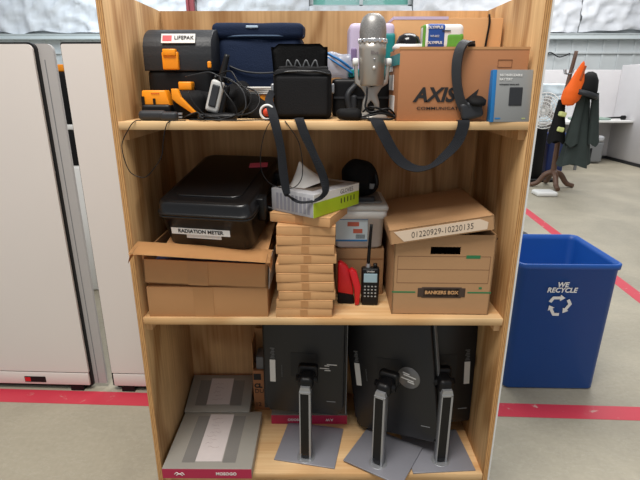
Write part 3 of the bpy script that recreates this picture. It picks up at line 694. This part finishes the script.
# AXIS carton
ax = thing('carton', 'brown printed carton with black lettering at the right front of top shelf', 'carton', (.396, .145, Z3))
MB().box(-.181, .181, -.12, .12, 0, .2, bev=.0015).build('box_body', CARD_D, ax)
MB().box(-.183, .181, -.121, -.119, .195, .202).build('flap_edge', CARD, ax)
text('AXIS', .054, (-.078, -.1215, .072), ax, INK, bold=.0018, shear=.25, sx=1.02)
MB().prism([(-.022, .05), (.016, .05), (.026, .09)], .0015, M=T(.022, -.1215, 0)).build('logo_triangle', INK, ax)
text('COMMUNICATIONS', .0115, (-.045, -.1215, .036), ax, INK, bold=.0001, sx=1.55)
m = MB()
for k, (zz, hz) in enumerate(((.02, .05), (.085, .045), (.14, .03))): m.box(-.183, -.1808, -.05+.03*k, .05+.02*k, zz, zz+hz)
m.build('shipping_label', PAPER, ax)
m = MB(); m.box(-.1835, -.1808, -.12, .1, .155, .185); m.build('green_tape', TEAL, ax)
m = MB()
for a in ((.095, .135, .168, .1686), (.095, .135, .148, .1486)): m.box(a[0], a[1], -.1214, -.120, a[2], a[3])
for a in (.095, .134): m.box(a, a+.0007, -.1214, -.12, .148, .1686)
m.build('printed_frame', mat('print_dark', rgb(130, 84, 56), .7), ax)
# back carton
bk = thing('carton', 'large plain brown carton standing behind the printed carton on top shelf', 'carton', (.402, .37, Z3))
MB().box(-.176, .176, -.098, .10, 0, .305, bev=.0015).build('box_body', CARD_L, bk)
MB().box(-.177, .0, -.099, .101, .3, .309).build('lilac_edge_tape', LILAC, bk)
hkk = MB().tube([(.127, -.105, .315), (.13, -.107, .29), (.127, -.106, .25), (.124, -.104, .21)], .0035); o = hkk.build('cable_tie', BLK, None, (.402, .37, Z3)); tag(o, 'thin upright black cable end against the plain brown carton', 'cable')
# dome camera
dc = thing('dome_camera', 'glossy black dome camera resting on top of the printed carton', 'dome camera', (.258, .16, Z3+.2))
MB().lathe([(0, 0), (.045, 0), (.047, .01), (.04, .018), (0, .02)]).build('base', WHT, dc)
MB().lathe([(.036, .016), (.037, .022), (.030, .04), (.016, .048), (0, .050)], M=T(0, 0, 0, 18, 0, 0)).build('dome', BLKG, dc)
# olympus pack
ol = thing('retail_pack', 'blue green and white retail pack lying on top of the printed carton', 'retail pack', (.356, .15, Z3+.2))
MB().soft(.122, .05, .072, .014, cuts=14).build('pack_body', WHT, ol)
MB().soft(.066, .052, .074, .014, M=T(-.021, 0, -.001)).build('blue_sleeve', DBLUE, ol)
MB().soft(.056, .053, .050, .012, M=T(.034, 0, -.001)).build('green_panel', GRN, ol)
MB().soft(.008, .052, .07, .004, M=T(-.056, 0, 0)).build('edge_panel', GRN, ol)
text('OLYMPUS', .0105, (-.026, -.0268, .062), ol, WHT, bold=.0003); text('WS-852', .008, (-.026, -.0268, .038), ol, WHT); text('OLYMPUS', .0105, (-.026, -.0268, .02), ol, WHT, bold=.0003)
MB().box(-.005, .02, -.0275, -.026, .051, .054).build('hang_slot', INK, ol)
# headset
hs = thing('headset', 'black single-ear headset hooked over the front of the printed carton', 'headset', (.40, .022, Z3))
hp = [(.022, .03, .200), (.012, .01, .213), (-.008, -.004, .212), (-.022, -.012, .195), (-.028, -.014, .165), (-.027, -.014, .13), (-.021, -.014, .095), (-.010, -.014, .06), (.005, -.014, .035)]
MB().ribbon(hp, [.018,.022,.026,.027,.027,.026,.025,.026,.03], .008, [(-.3,0,1), (-.3,-.3,1), (-.6,-.8,.8), (-.9,-1,.3), (-.7,-1,0), (-.7,-1,0), (-.7,-1,-.1), (-.6,-1,-.2), (-.5,-1,-.2)]).build('headband', GREYD, hs)
MB().soft(.062, .022, .05, .010, M=T(.03, -.012, .008, 0, -14, 0)).build('ear_cup', GREYD, hs)
MB().lathe([(.0, .012), (.018, .012), (.026, .006), (.026, -.004), (0, -.004)], M=T(.038, -.01, .055, 20, 0, 0)).build('ear_pad', BLKM, hs)
# grey battery box
gb = thing('retail_box', 'small grey retail box with blue spine at the right end of top shelf', 'retail box', (.533, -.001, Z3), rot=(R(-5), 0, R(4)))
MB().box(-.047, .058, 0, .024, 0, .142, bev=.001).build('box_body', GREYBOX, gb)
MB().box(-.0575, -.0465, -.0005, .0245, 0, .142, bev=.001).build('spine', BLUE, gb)
MB().soft(.038, .002, .05, .001, M=T(.012, -.0008, .045)).build('product_picture', GREYD, gb)
text('RECHARGEABLE', .009, (-.038, -.0008, .127), gb, WHT, align='LEFT', bold=.0002); text('BATTERY', .009, (-.038, -.0008, .116), gb, WHT, align='LEFT', bold=.0002)
text('rechargeable battery pack', .0055, (-.038, -.0008, .103), gb, GREYD, align='LEFT')
m = MB(); m.box(-.044, -.028, -.0008, 0, .008, .012); m.build('blue_mark', BLUE, gb); text('axis', .007, (.04, -.0008, .01), gb, YEL)
# long strap
sp = [(.145, .06, 1.480), (.15, .02, 1.481), (.158, -.006, 1.472), (.175, -.014, 1.44), (.205, -.016, 1.39), (.235, -.018, 1.36), (.275, -.018, 1.345), (.315, -.018, 1.352), (.355, -.018, 1.385), (.385, -.014, 1.42), (.398, -.01, 1.455), (.402, -.004, 1.478), (.402, .014, 1.4795)]
nr = [(0,0,1), (0,0,1), (0,-1,.5), (.3,-1,.2), (.4,-1,.2), (.2,-.8,.5), (0,-.5,.85), (0,-.25,1), (-.3,-.8,.5), (-.2,-1,.2), (0,-1,.2), (0,-.8,.6), (0,0,1)]
tag(MB().ribbon(sp, [.034,.034,.034,.034,.034,.032,.03,.026,.026,.03,.033,.034,.034], .002, nr, sub=10).build('webbing_strap', WEB), 'wide dark strap drooping in a loop below the top shelf at right', 'strap')

# ------------------------------------------------------------------ MIDDLE SHELF
lo = thing('carton', 'closed flat brown carton at the left of middle shelf, under the open one', 'carton', (-.376, .15, Z2))
MB().box(-.196, .196, -.14, .16, 0, .105, bev=.0015).build('box_body', CARD, lo)
MB().box(-.045, .02, -.1412, -.1398, .0, .105).build('tape', PTAPE, lo)
op = thing('open_carton', 'opened flat carton with its front flap sticking out, under the black hard case', 'carton', (-.376, .15, Z2+.112), rot=(0, R(2.2), R(-1)))
m = MB(); t_ = .004
m.box(-.198, .198, -.142, -.142+t_, 0, .082); m.box(-.198, .198, .155, .16, 0, .1); m.box(-.198, -.194, -.142, .16, 0, .104); m.box(.194, .198, -.142, .16, 0, .104); m.box(-.198, .198, -.142, .16, 0, .004)
m.build('box_body', CARD, op)
MB().box(-.055, .01, -.1432, -.1418, .0, .082).build('tape', PTAPE, op)
m = MB(); m.box(-.13, .2, 0, .30, 0, .004, M=T(0, -.14, .118, 10, 0, 0)); m.build('lid', CARD, op)
def flp(u, v):
    x = -.215+.43*u; y = -.125-.08*v; z = .131-.012*v*v-.003*v-.02*x
    return (x, y, z)
MB().sheet(flp, 16, 8, t=.004).build('tuck_flap', mat('cardboard_flap', rgb(216, 164, 108), .7, var=.05), op)
for s in (-1, 1):
    def tab(u, v, s=s):
        a = v*R(60); r = .04
        return (s*(.205+math.sin(a)*r*.45)-s*.003, -.205+.068*u*(1-v*.15), .129-.004*s-.012*(1-u)**2-(1-math.cos(a))*r*1.6)
    MB().sheet(tab, 8, 10, t=.003).build('side_tab', CARD, op)
m = MB().soft(.36, .26, .085, .02, amp=.02, ns=14, M=T(0, .01, .006)); tag(m.build('cloth_bundle', mat('blue_bundle', rgb(28, 38, 74), .7, var=.3, vscale=40), None, (-.376, .15, Z2+.106)), 'dark blue bundle lying inside the opened carton', 'bundle')
tag(MB().box(0, .001, -.12, .02, 0, .1).build('paper_sheet', PAPER, None, (-.172, .14, Z2+.095), (0, R(3), R(-2))), 'white paper sheet stuck at the right side of the opened carton', 'paper')
# hard case
hc = thing('hard_case', 'black plastic hard case with a white label, lying on the opened carton', 'hard case', (-.360, .015, Z2+.233), rot=(R(13), 0, R(-11)))
def rsec(w0, w1, d0, d1, y0, z0, z1, r, n=6):
    """tapering rounded slab"""
    def ring(w, a, b, z, r):
        P = []
        for cx, cy, a0 in ((1,1,0), (-1,1,90), (-1,-1,180), (1,-1,270)):
            for k in range(n+1):
                t = R(a0+90*k/n); P.append((cx*(w/2-r)+r*math.cos(t), (b-r if cy > 0 else a+r)+r*math.sin(t), z))
        return P
    return ring(w0, y0+(d1-d0)/2, y0+d0+(d1-d0)/2, z0, r), ring(w1, y0, y0+d1, z1, r)
def slab(seq):
    b = bmesh.new(); rs = [[b.verts.new(p) for p in q] for q in seq]; N = len(rs[0])
    for a, c in zip(rs, rs[1:]):
        for i in range(N): b.faces.new((a[i], a[(i+1)%N], c[(i+1)%N], c[i]))
    b.faces.new(rs[0][::-1]); b.faces.new(rs[-1]); bmesh.ops.recalc_face_normals(b, faces=b.faces[:])
    for f in b.faces: f.smooth = len(f.verts) == 4 and abs(f.normal.z) < .9
    return MB().add(b)
def rr4(w, d, z, r=.03, yo=0, n=6):
    P = []
    for cx, cy, a0 in ((1,1,0), (-1,1,90), (-1,-1,180), (1,-1,270)):
        for k in range(n+1):
            t = R(a0+90*k/n); P.append((cx*(w/2-r)+r*math.cos(t), .205+yo+cy*(d/2-r)+r*math.sin(t), z))
    return P
slab([rr4(.258, .385, 0), rr4(.266, .392, .008), rr4(.284, .412, .108), rr4(.296, .424, .109), rr4(.296, .424, .116)]).build('lower_shell', CASEB, hc)
slab([rr4(.296, .424, .118), rr4(.296, .424, .124), rr4(.287, .415, .126), rr4(.282, .41, .150), rr4(.272, .40, .158), rr4(.25, .38, .161)]).build('upper_shell', CASEB, hc)
slab([rr4(.21, .32, .160), rr4(.205, .315, .165), rr4(.20, .31, .165)]).build('raised_panel', CASEB, hc)
for y in (.10, .30): MB().box(.138, .162, y-.02, y+.02, .07, .145, bev=.004).build('latch', BLK, hc)
MB().tube([(.148, .15, .08), (.172, .16, .075), (.172, .25, .075), (.148, .26, .08)], .008).build('handle', BLK, hc)
hc.scale = (1.05, 1, 1)
lb_ = MB().box(-.10, .085, -.0006, .0006, -.011, .011, M=T(-.01, .002, .062, -7, 0, 0)).build('label_strip', PAPER, hc)
MB().box(-.065, .045, -.0006, .0006, -.006, .006, M=T(-.0, .0042, .043, -7, 0, 0)).build('label_strip', PAPER, hc)
text('RADIATION METER', .0165, (-.017, .0008, .062), hc, INK, rot=(83, 0, 0), bold=.0004)
MB().box(-.03, .03, -.02, .02, 0, .001, M=T(.085, .30, .166, 0, 0, 12)).build('pink_tag', PINK, hc)
# stack of slim boxes
sb0 = thing('slim_carton', '', 'carton', (-.055, .09, Z2), group='slim cartons stacked on the middle shelf')
MB().box(-.092, .092, -.08, .08, 0, .0300, bev=.001).build('box_body', CARD_L, sb0)
MB().box(-.0922, .0922, -.0802, .0802, .0268, .0276).build('lid_seam', CARD_IN, sb0)
MB().box(-.012, .012, -.0812, -.0798, .004, .027).build('tape', PTAPE, sb0)
ordn = ['bottom slim brown carton of the stack on the middle shelf', 'second slim brown carton from the bottom of the stack', 'third slim brown carton from the bottom of the stack', 'fourth slim brown carton from the bottom of the stack', 'fifth slim brown carton from the bottom of the stack',
        'sixth slim brown carton from the bottom of the stack', 'slim brown carton of the stack, fourth below the skewed one', 'slim brown carton of the stack, third below the skewed one', 'slim brown carton of the stack, second below the skewed one', 'slim brown carton of the stack directly below the skewed one']
def cptree(o, p=None):
    c = o.copy(); COL.objects.link(c); c.parent = p
    for ch in [q for q in bpy.data.objects if q.parent == o]: cptree(ch, c)
    return c
kids0 = [q for q in bpy.data.objects if q.parent == sb0]
offs = [(-.004,0), (.0,-1), (.006,.6), (.004,-1.2), (-.001,1), (.0,-.6), (.008,.8), (.004,-1.4), (.004,.5), (.008,-2)]
for k in range(11):
    if k == 0: o = sb0
    else:
        o = sb0.copy(); COL.objects.link(o)
        for q in kids0:
            c = q.copy(); COL.objects.link(c); c.parent = o
    if k < 10:
        o.location = (-.058+offs[k][0], .088, Z2+.0002+k*.0313); o.rotation_euler = (0, 0, R(offs[k][1])); o['label'] = ordn[k]
    else:
        o.location = (-.043, .108, Z2+.0002+k*.0313); o.rotation_euler = (0, 0, R(-20)); o.scale = (1.1, 1.12, 1.02); o['label'] = 'topmost slim brown carton, turned askew under the glove box'
# glove box
ZG = Z2+.0002+11*.0313+.001
gl = thing('glove_box', 'grey and lime green disposable glove box on top of the slim carton stack', 'glove box', (-.022, .125, ZG), -38)
gx, gy, gz = .086, .12, .072
MB().box(-gx, gx, -gy, gy, 0, gz, bev=.001).build('box_body', GLOVEG, gl)
MB().box(gx-.0005, gx+.0008, -gy, gy, 0, .046).build('lime_panel', LIME, gl)
MB().box(gx-.0005, gx+.0006, -gy, gy, .046, gz-.001).build('white_panel', PAPER, gl)
m = MB()
for k in range(5): m.soft(.004, .005, .018, .002, cuts=3, M=T(gx, .02+.018*k, .02))
m.build('finger_icons', INK, gl)
MB().box(-.05, .05, -.08, .09, gz-.0004, gz+.0006).build('top_print', mat('top_print_brown', rgb(118, 104, 92), .6), gl)
text('GLOVES', .02, (gx+.001, .05, .058), gl, INKG, rot=(90, 0, 90)); 
m = MB()
for k in range(9): m.box(-gx+.02+k*.016, -gx+.03+k*.016, -gy-.0006, -gy+.0005, .008, .06)
m.build('front_print', mat('front_print', rgb(140, 140, 150), .5), gl)
m = MB(); m.lathe([(.07, 0), (.055, .012), (.038, .03), (.02, .052), (.002, .078)], n=7, sy=.7)
tag(m.build('tissue', PAPER, None, (-.055, .12, ZG+gz+.001), (R(-6), R(-14), R(20))), 'crumpled white tissue poking up from the glove box', 'tissue')
# storage bin + carton below
cu = thing('carton', 'brown carton supporting the white storage bin behind the walkie talkie', 'carton', (.135, .29, Z2))
MB().box(-.09, .082, -.10, .12, 0, .176, bev=.001).build('box_body', CARD_B, cu)
MB().box(-.091, .0825, -.101, .1205, .135, .14).build('flap_seam', CARD_IN, cu)
wbn = thing('storage_bin', 'small white lidded plastic storage bin behind the slim carton stack', 'storage bin', (.125, .285, Z2+.178))
bin_shell(.165, .2, .175, .215, .14, r0=.015, r1=.02).build('bin_body', WHT, wbn)
MB().soft(.2, .24, .022, .01, M=T(0, 0, .138)).build('lid', mat('lid_grey', rgb(190, 190, 188), .4), wbn)
MB().soft(.165, .17, .006, .003, M=T(0, .01, .158)).build('lid_panel', GREYM, wbn)
MB().soft(.075, .03, .022, .009, M=T(.02, -.06, .158)).build('lid_handle', GREYD, wbn)
la = MB().box(-.08, .03, -.1085, -.1065, .03, .115, M=T()).build('product_label', mat('label_pale', rgb(200, 214, 220), .5), wbn)
m = MB(); m.box(-.08, .03, -.1095, -.1085, .03, .036); m.box(-.08, .03, -.1095, -.1085, .108, .115); m.build('label_border', BLUE, wbn)
m = MB(); m.box(-.04, .0, -.1098, -.1085, .085, .1); m.box(-.02, .012, -.1098, -.1085, .06, .075); m.build('label_picture', mat('brick_print', rgb(190, 96, 74), .6), wbn)
m = MB()
for k in range(8): m.box(-.01+k*.004, -.008+k*.004, -.1098, -.1085, .04, .055)
m.build('barcode', INK, wbn)
# black headset pouch on bin
bp_ = thing('lens_case', 'round black padded pouch on the lid of the storage bin', 'pouch', (.135, .33, Z2+.178+.166))
MB().soft(.13, .12, .125, .05, amp=.015, ns=14, cuts=16).build('pouch_body', FABB, bp_)
MB().tube([(.04, -.055, .02), (.055, -.064, .05), (.05, -.06, .085)], .006).build('handle', BLK, bp_); MB().soft(.02, .006, .02, .003, M=T(.04, -.062, .03)).build('buckle', GREYM, bp_)
# red holder
rd = thing('stapler_tool', 'red and black hand tool standing beside the slim carton stack', 'hand tool', (.088, .105, Z2), rz=0)
MB().prism([(-.036, .045), (-.036, .15), (-.026, .154), (-.004, .138), (.004, .12), (.018, .05), (.018, .035)], .035, M=T(0, 0, 0), bev=.004).build('red_shell', RED, rd)
MB().prism([(-.036, .002), (-.036, .052), (.018, .036), (.022, .0)], .04, M=T(0, .002, 0), bev=.003).build('black_grip', BLKM, rd)
MB().prism([(.0, .128), (.012, .135), (.028, .122), (.042, .07), (.038, .004), (.024, -.0), (.020, .06), (.008, .1)], .028, M=T(0, -.012, 0), bev=.003).build('red_handle', RED, rd)
# walkie talkie
wk = thing('walkie_talkie', 'black handheld radio with keypad and long antenna standing upright', 'handheld radio', (.163, .11, Z2), rot=(R(-3), 0, R(-2)))
MB().soft(.060, .034, .135, .008, taper=.03).build('body', BLK, wk)
MB().soft(.046, .003, .032, .0015, M=T(0, -.0175, .085)).build('display', LCD, wk)
text('Uniden', .009, (0, -.0182, .125), wk, WHT)
for r_ in range(4):
    for c_ in range(4):
        MB().soft(.0065, .003, .005, .0015, cuts=3, M=T(-.018+.012*c_, -.0175, .032+.012*r_)).build('key', mat('key_grey', rgb(150, 152, 150), .5), wk)
MB().lathe([(.008, .133), (.008, .142), (.006, .148), (.006, .152)], n=14, M=T(-.008, 0, 0)).build('antenna_base', METAL, wk)
MB().tube([(-.008, 0, .148), (-.006, 0, .2), (-.001, .002, .285)], [.0062, .005], n=10).build('antenna', BLK, wk)
MB().cyl(.007, .007, .133, .148, M=T(.016, 0, 0)).build('knob', BLK, wk)
# bankers box
bkx = thing('storage_box', 'brown cardboard file box with a skewed handwritten lid on the middle shelf', 'file box', (.389, .03, Z2), -1.0)
bw, bd, bh, tt = .160, .40, .278, .004
m = MB(); m.box(-bw, bw, .0, bd, 0, tt); m.box(-bw, -bw+tt, 0, bd, 0, bh); m.box(bw-tt, bw, 0, bd, 0, bh); m.box(-bw, bw, bd-tt, bd, 0, bh)
# front wall with hand hole
m.box(-bw, -.045, 0, tt, 0, bh); m.box(.05, bw, 0, tt, 0, bh); m.box(-.045, .05, 0, tt, 0, .212); m.box(-.045, .05, 0, tt, .238, bh)
m.build('box_body', CARD_B, bkx)
m = MB(); 
for z in (.205, .16, .113): m.box(-.148, .148, -.0006, .0004, z, z+.0012)
for x in (-.148, .147): m.box(x, x+.0012, -.0006, .0004, .113, .205)
m.build('ruled_lines', mat('brown_ink', rgb(120, 84, 58), .7), bkx)
m = MB(); m.box(-.162, -.085, -.0006, .0004, .078, .083); m.box(.085, .162, -.0006, .0004, .078, .083); m.box(.07, .115, -.0007, .0004, .199, .210); m.box(.12, .13, -.0007, .0004, .093, .100); m.build('green_mark', GRNINK, bkx)
m = MB(); m.soft(.155, .002, .032, .001, M=T(0, -.0006, .064)); m.soft(.13, .002, .038, .001, M=T(0, -.0006, .061)); m.build('logo_plate', mat('dark_brown_ink', rgb(66, 50, 40), .6), bkx)
text('BANKERS BOX', .0165, (0, -.0024, .080), bkx, CARD_L, bold=.0005)
lid = bkx and MB()
LM = T(-.016, -.022, .260, 0, -9.5, 0)
lh = .045
lw = .162
m = MB(); m.box(-lw, lw, 0, .40, lh-.004, lh, M=LM); m.box(-lw, lw, 0, .004, 0, lh, M=LM); m.box(-lw, lw, .396, .40, 0, lh, M=LM); m.box(-lw, -lw+.004, 0, .40, 0, lh, M=LM); m.box(lw-.004, lw, 0, .40, 0, lh, M=LM)
lo_ = m.build('lid', CARD_B, bkx)
lo_.location.z = .018
m = MB(); m.prism([(-.148, .040), (.118, .040), (.142, .026), (.137, .004), (-.12, .004)], .001, M=LM @ T(0, -.0012, 0)); tp = m.build('white_tape_strip', mat('pale_tape', rgb(222, 200, 176), .4), lo_)
q = LM @ T(.0, -.0016, .021)
tx = text('01220929-10220135', .027, (0,0,0), tp, INK, sx=.86, bold=-.0004, shear=.15)
tx.matrix_local = q @ Euler((R(90), 0, 0)).to_matrix().to_4x4()
m = MB()
for k in range(7):
    x = -.1+.037*k; m.tube([(x, .06, .20), (x+.02, .03, .235+.01*(k % 3)), (x+.05, .05, .25-.01*(k % 2)), (x+.03, .09, .21)], .004, n=6)
tag(m.build('cable_bundle', BLK, None, (.396, .03, Z2)), 'tangle of black cables inside the brown file box', 'cables', kind='stuff')
tag(MB().box(-.15, .15, .01, .36, .006, .2).build('binder_stack', BLKM, None, (.396, .03, Z2)), 'black equipment filling the brown file box behind its hand hole', 'equipment')

# ------------------------------------------------------------------ BOTTOM SHELF
def flat_box(label, loc, w, d, h, rz=0, inv=False, stripes=True, group=None, rot=None, full=True, back=False):
    o = thing('flat_product_box', label, 'product box', loc, rz, group, rot)
    MB().box(-w/2, w/2, 0, d, 0, h, bev=.0015).build('box_body', SILV, o)
    MB().box(-w/2+.0005, w/2-.0005, -.0012, .002, .0015, h-.0015, M=T(0, d, 0, 0, 0, 180) if back else None).build('front_band', MAG, o)
    if back: pass
    elif inv:
        text('MOSOGO', .016, (-.055, -.0018, h/2), o, PAPER, rot=(90, 180, 0), bold=.0004); text('A.W', .016, (.085, -.0018, h/2), o, PAPER, rot=(90, 180, 0), bold=.0004)
    else:
        text('MOSOGO', .017, (.07, -.0018, h/2), o, PAPER, bold=.0005)
        m = MB(); m.tube([(-.118, -.002, h/2-.002), (-.11, -.002, h/2+.006), (-.1, -.002, h/2), (-.09, -.002, h/2+.005), (-.082, -.002, h/2-.004)], .0014); m.tube([(-.112, -.002, h/2-.006), (-.1, -.002, h/2-.001), (-.088, -.002, h/2-.007)], .0012); m.build('logo_swirl', PAPER, o)
    if full:
        for x in (-.075, .075):
            MB().box(x-.024, x+.024, .03, d-.03, h-.0006, h+.0006).build('perforated_stripe', SILVD, o)
        pm = MB().box(-.05, .048, .035, d-.02, h-.0006, h+.0014); lbp = pm.build('paper_label', PAPERP, o)
        m = MB()
        for k in range(9):
            if d-.05-.02*k < .06: break
            m.tube([(-.036+.004*(k*3 % 5)+.006*q, d-.05-.02*k+random.uniform(-.005, .005), h+.0015) for q in range(8-(k*5 % 4))], .0006, n=4)
        m.build('handwriting', mat('pencil', rgb(160, 140, 140), .7), lbp)
    return o
b1 = flat_box('flat silver box with magenta front edge, at the left front of the bottom shelf', (-.419, -.026, Z1), .325, .318, .044)
b2_ = flat_box('flat silver box propped at a slant at the back left, behind the front silver box', (-.448, .296, Z1+.016), .275, .19, .034, rot=(R(18), 0, 0), back=True)
b3 = flat_box('flat silver box with upside-down magenta edge under the left monitor', (-.056, .27, Z1), .32, .18, .046, inv=True, full=False)
cl = thing('carton', 'narrow brown carton with printed capacity letters behind the left monitor', 'carton', (-.245, .36, Z1+.0))
MB().box(-.055, .06, 0, .11, 0.0, .20, bev=.001).build('box_body', CARD_D, cl)
m = MB(); m.box(-.055, -.052, 0, .11, .20, .33); m.box(-.055, .06, .106, .11, .20, .345); m.build('open_flap', CARD, cl)
text('CL', .028, (-.05, -.001, .125), cl, INK, align='LEFT', bold=.0015); text('DU', .028, (-.05, -.001, .098), cl, INK, align='LEFT'); text('12', .028, (-.05, -.001, .03), cl, INK, align='LEFT')
MB().box(-.052, -.02, -.0012, .001, .155, .185).build('printed_square', INK, cl)
MB().box(-.04, .04, .01, .09, .2, .26, bev=.004).build('inner_pack', GREYM, cl)

SCRN = mat('monitor_shell', rgb(21, 22, 25), .42, var=.04)
def monitor(label, loc, rz, roll, hx, bw=.235, bd=.22, bo=(.0, .06), w=.318, h=.53, zb=.085, logo='dash', hy=.135, lx=1, lift=0, brz=0, lean=-2):
    """loc: foot of the column; local -y faces the viewer"""
    o = thing('monitor', label, 'monitor', loc, rz, 'monitors standing backwards on the bottom shelf')
    MB().box(-bw/2, bw/2, -bd/2, bd/2, 0, .006, bev=.0015, M=T(bo[0], bo[1], lift, 0, 0, brz)).build('base_plate', SLATE, o)
    MB().lathe([(.034, .0062), (.034, .0072), (.032, .0074), (0, .0074)], M=T(0, 0, lift)).build('foot_ring', METAL, o)
    m = MB(); L = T(0, 0, lift)
    H = .302
    m.box(-.021, -.017, -.014, .016, .006, H, M=L); m.box(.014, .021, -.014, .016, .006, H, M=L); m.box(-.021, .021, -.014, .016, H-.004, H+.004, M=L); m.box(-.021, .021, .0, .016, .006, H, M=L)
    m.prism([(-.021, 0), (.021, 0), (.017, .018), (-.017, .018)], .032, M=L @ T(0, -.012, H+.003)); m.build('column', METAL, o)
    MB().box(-.017, .014, -.0125, .0, .03, H-.004, M=L).build('column_insert', BLK, o)
    MB().box(-.012, .012, -.0128, .001, .012, .03, M=L).build('cable_hole', BLKG, o)
    hz = .328
    m = MB(); m.soft(.055, .07, .055, .018, M=T(0, .035, hz-.03)); m.tube([(-.04, .04, hz), (.04, .04, hz)], .013, n=12, smooth_path=False); m.soft(.075, .035, .06, .012, M=T(0, .075, hz-.02)); m.build('hinge_block', BLK, o)
    # head
    hd = MB(); c = h/2
    A = T(0, hy, hz+.0) @ Matrix.Rotation(R(roll), 4, 'Y') @ T(hx, 0, 0, lean, 0, 0)
    z0 = zb-hz
    hd.box(-w/2, w/2, .0, .02, z0, z0+h, M=A, bev=.003)
    hd.prism([(-w/2+.008, z0+.05), (-w/2+.03, z0+.008), (w/2-.03, z0+.008), (w/2-.008, z0+.05), (w/2-.008, z0+h-.03), (w/2-.03, z0+h-.008), (-w/2+.03, z0+h-.008), (-w/2+.008, z0+h-.03)], .03, M=A @ T(0, -.025, 0), bev=.006)
    hdo = hd.build('display_head', SCRN, o)
    bzl = MB().box(-w/2+.004, w/2-.004, .0198, .021, z0+.004, z0+h-.004, M=A).build('screen', BLKG, o)
    for q in (1,): MB().box(q*w/2-.0012, q*w/2+.0012, -.004, .018, z0+.004, z0+h-.004, M=A).build('edge_trim', GREYM, o)
    m = MB(); m.box(-.05, .05, -.0262, -.0245, -.055, .05, M=A); m.build('mount_cover', mat('mount_cover', rgb(22, 23, 25), .6), o)
    # sticker
    st = MB(); sx_ = -w/2+.045 if lx > 0 else w/2-.045
    st.box(-.011, .011, -.0266, -.0245, -.085, .012, M=A @ T(sx_, 0, 0)); sto = st.build('serial_sticker', PAPER, hdo)
    st = MB()
    for k in range(7): st.box(-.009+.003*(k%3), .009-.002*(k%2), -.0264, -.0245, .018+.007*k, .022+.007*k, M=A @ T(sx_, 0, 0))
    st.build('fine_print', mat('faint_white', rgb(96, 98, 100), .5), hdo)
    st = MB()
    for k in range(9): st.box(sx_+.036, sx_+.038, -.0264, -.0245, -.06+.006*k, -.057+.006*k, M=A)
    MB().box(w/2-.075, w/2-.04, -.0262, -.0245, z0+.07, z0+.073, M=A).build('regulatory_text', GREYM, hdo)
    st.build('port_text', GREYM, hdo)
    m = MB()
    for k in range(22): m.box(-.1+k*.009, -.0955+k*.009, -.0258, -.0245, z0+h-.045, z0+h-.03, M=A)
    m.build('vent_slots', BLKG, hdo)
    if logo == 'dash':
        m = MB()
        for (x0, x1, z) in ((-.022, .010, -.008), (-.006, .014, -.016), (-.006, .010, .004), (.002, .036, .010)): m.box(x0, x1, -.0268, -.0245, z, z+.0032, M=A @ T(.09, 0, -.004) @ Matrix.Scale(1.15, 4, (1,0,0)))
        m.build('logo_bars', WHT, hdo)
    elif logo == 'disc':
        D = A @ T(.075, -.0255, -.018) @ Matrix.Diagonal((1.3, 1, 1.3, 1))
        dd = MB().lathe([(0, .0012), (.033, .0012), (.034, 0), (.034, -.001), (0, -.001)], n=40, M=D @ T(0, 0, 0, 90, 0, 0)).build('logo_disc', mat('logo_grey', rgb(120, 120, 120), .35, metal=.5), hdo)
        m = MB()
        for (cx, cz, L_) in ((-.004, -.005, .038), (.004, .005, .038), (-.006, .014, .020), (.006, -.014, .020)):
            m.box(-L_/2, L_/2, -.0024, -.001, -.0017, .0017, M=D @ T(cx, 0, cz, 0, 16, 0))
        m.build('logo_bars', WHT, dd)
    elif logo == 'port':
        MB().box(-.005, .04, -.027, -.0245, .205, .235, M=A @ T(-.03, 0, 0), bev=.004).build('corner_logo_port', BLKG, hdo)
    return o
monitor('leftmost of the three black monitors turned backwards, upright on its own base', (-.063, .076, Z1), -7, 0, -.028, bo=(.005, .075), w=.335, brz=-4, zb=.10, logo='dash', hy=.155)
monitor('middle black monitor turned backwards, tilted, with a round grey emblem', (.209, .04, Z1), -29, -9, -.024, bo=(.0, .055), w=.365, logo='disc', lift=.0065, zb=.045, hy=.165, brz=-2)
monitor('rightmost of the three black monitors, partly hidden behind the tilted one', (.448, .062, Z1), 4, -2.5, .030, bo=(0, .055), w=.275, logo='port', lx=-1, hy=.16, zb=.06)

# ------------------------------------------------------------------ camera and light
cam = bpy.data.cameras.new('camera'); co = bpy.data.objects.new('camera', cam); COL.objects.link(co)
cam.sensor_width = 36; cam.lens = 478/640*36; cam.clip_end = 100
co.location = (0, -1.41, 1.58); co.rotation_euler = (R(90-18.1), 0, R(.36)); scene.camera = co

def area(name, loc, size, power, col=(1,1,1), rot=(0,0,0), sy=None):
    l = bpy.data.lights.new(name, 'AREA'); l.energy = power; l.color = col; l.size = size
    if sy: l.shape = 'RECTANGLE'; l.size_y = sy
    o = bpy.data.objects.new(name, l); COL.objects.link(o); o.location = loc; o.rotation_euler = tuple(R(a) for a in rot); return o
area('hall_lamp', (-.6, -1.3, 4.6), 1.6, 165, (1, .96, .90), (12, 0, 0), 1.6)
area('hall_lamp', (1.5, 3.0, 5.0), 3.0, 160, (1, .98, .95), (0, 0, 0), 3)
area('hall_lamp', (5.0, 7.5, 5.0), 3.0, 200, (1, .98, .96), (20, 0, 0), 3)
area('hall_lamp', (-4, 7.5, 5.2), 3.0, 260, (.86, .95, 1), (20, 0, 0), 3)
wd = bpy.data.worlds.new('world'); scene.world = wd; wd.use_nodes = True
bgn = wd.node_tree.nodes['Background']; bgn.inputs[0].default_value = (.93, .96, 1, 1); bgn.inputs[1].default_value = .42
vs = scene.view_settings; vs.view_transform = 'Standard'; vs.look = 'None'; vs.gamma = 1; vs.exposure = 0.0; vs.use_curve_mapping = False
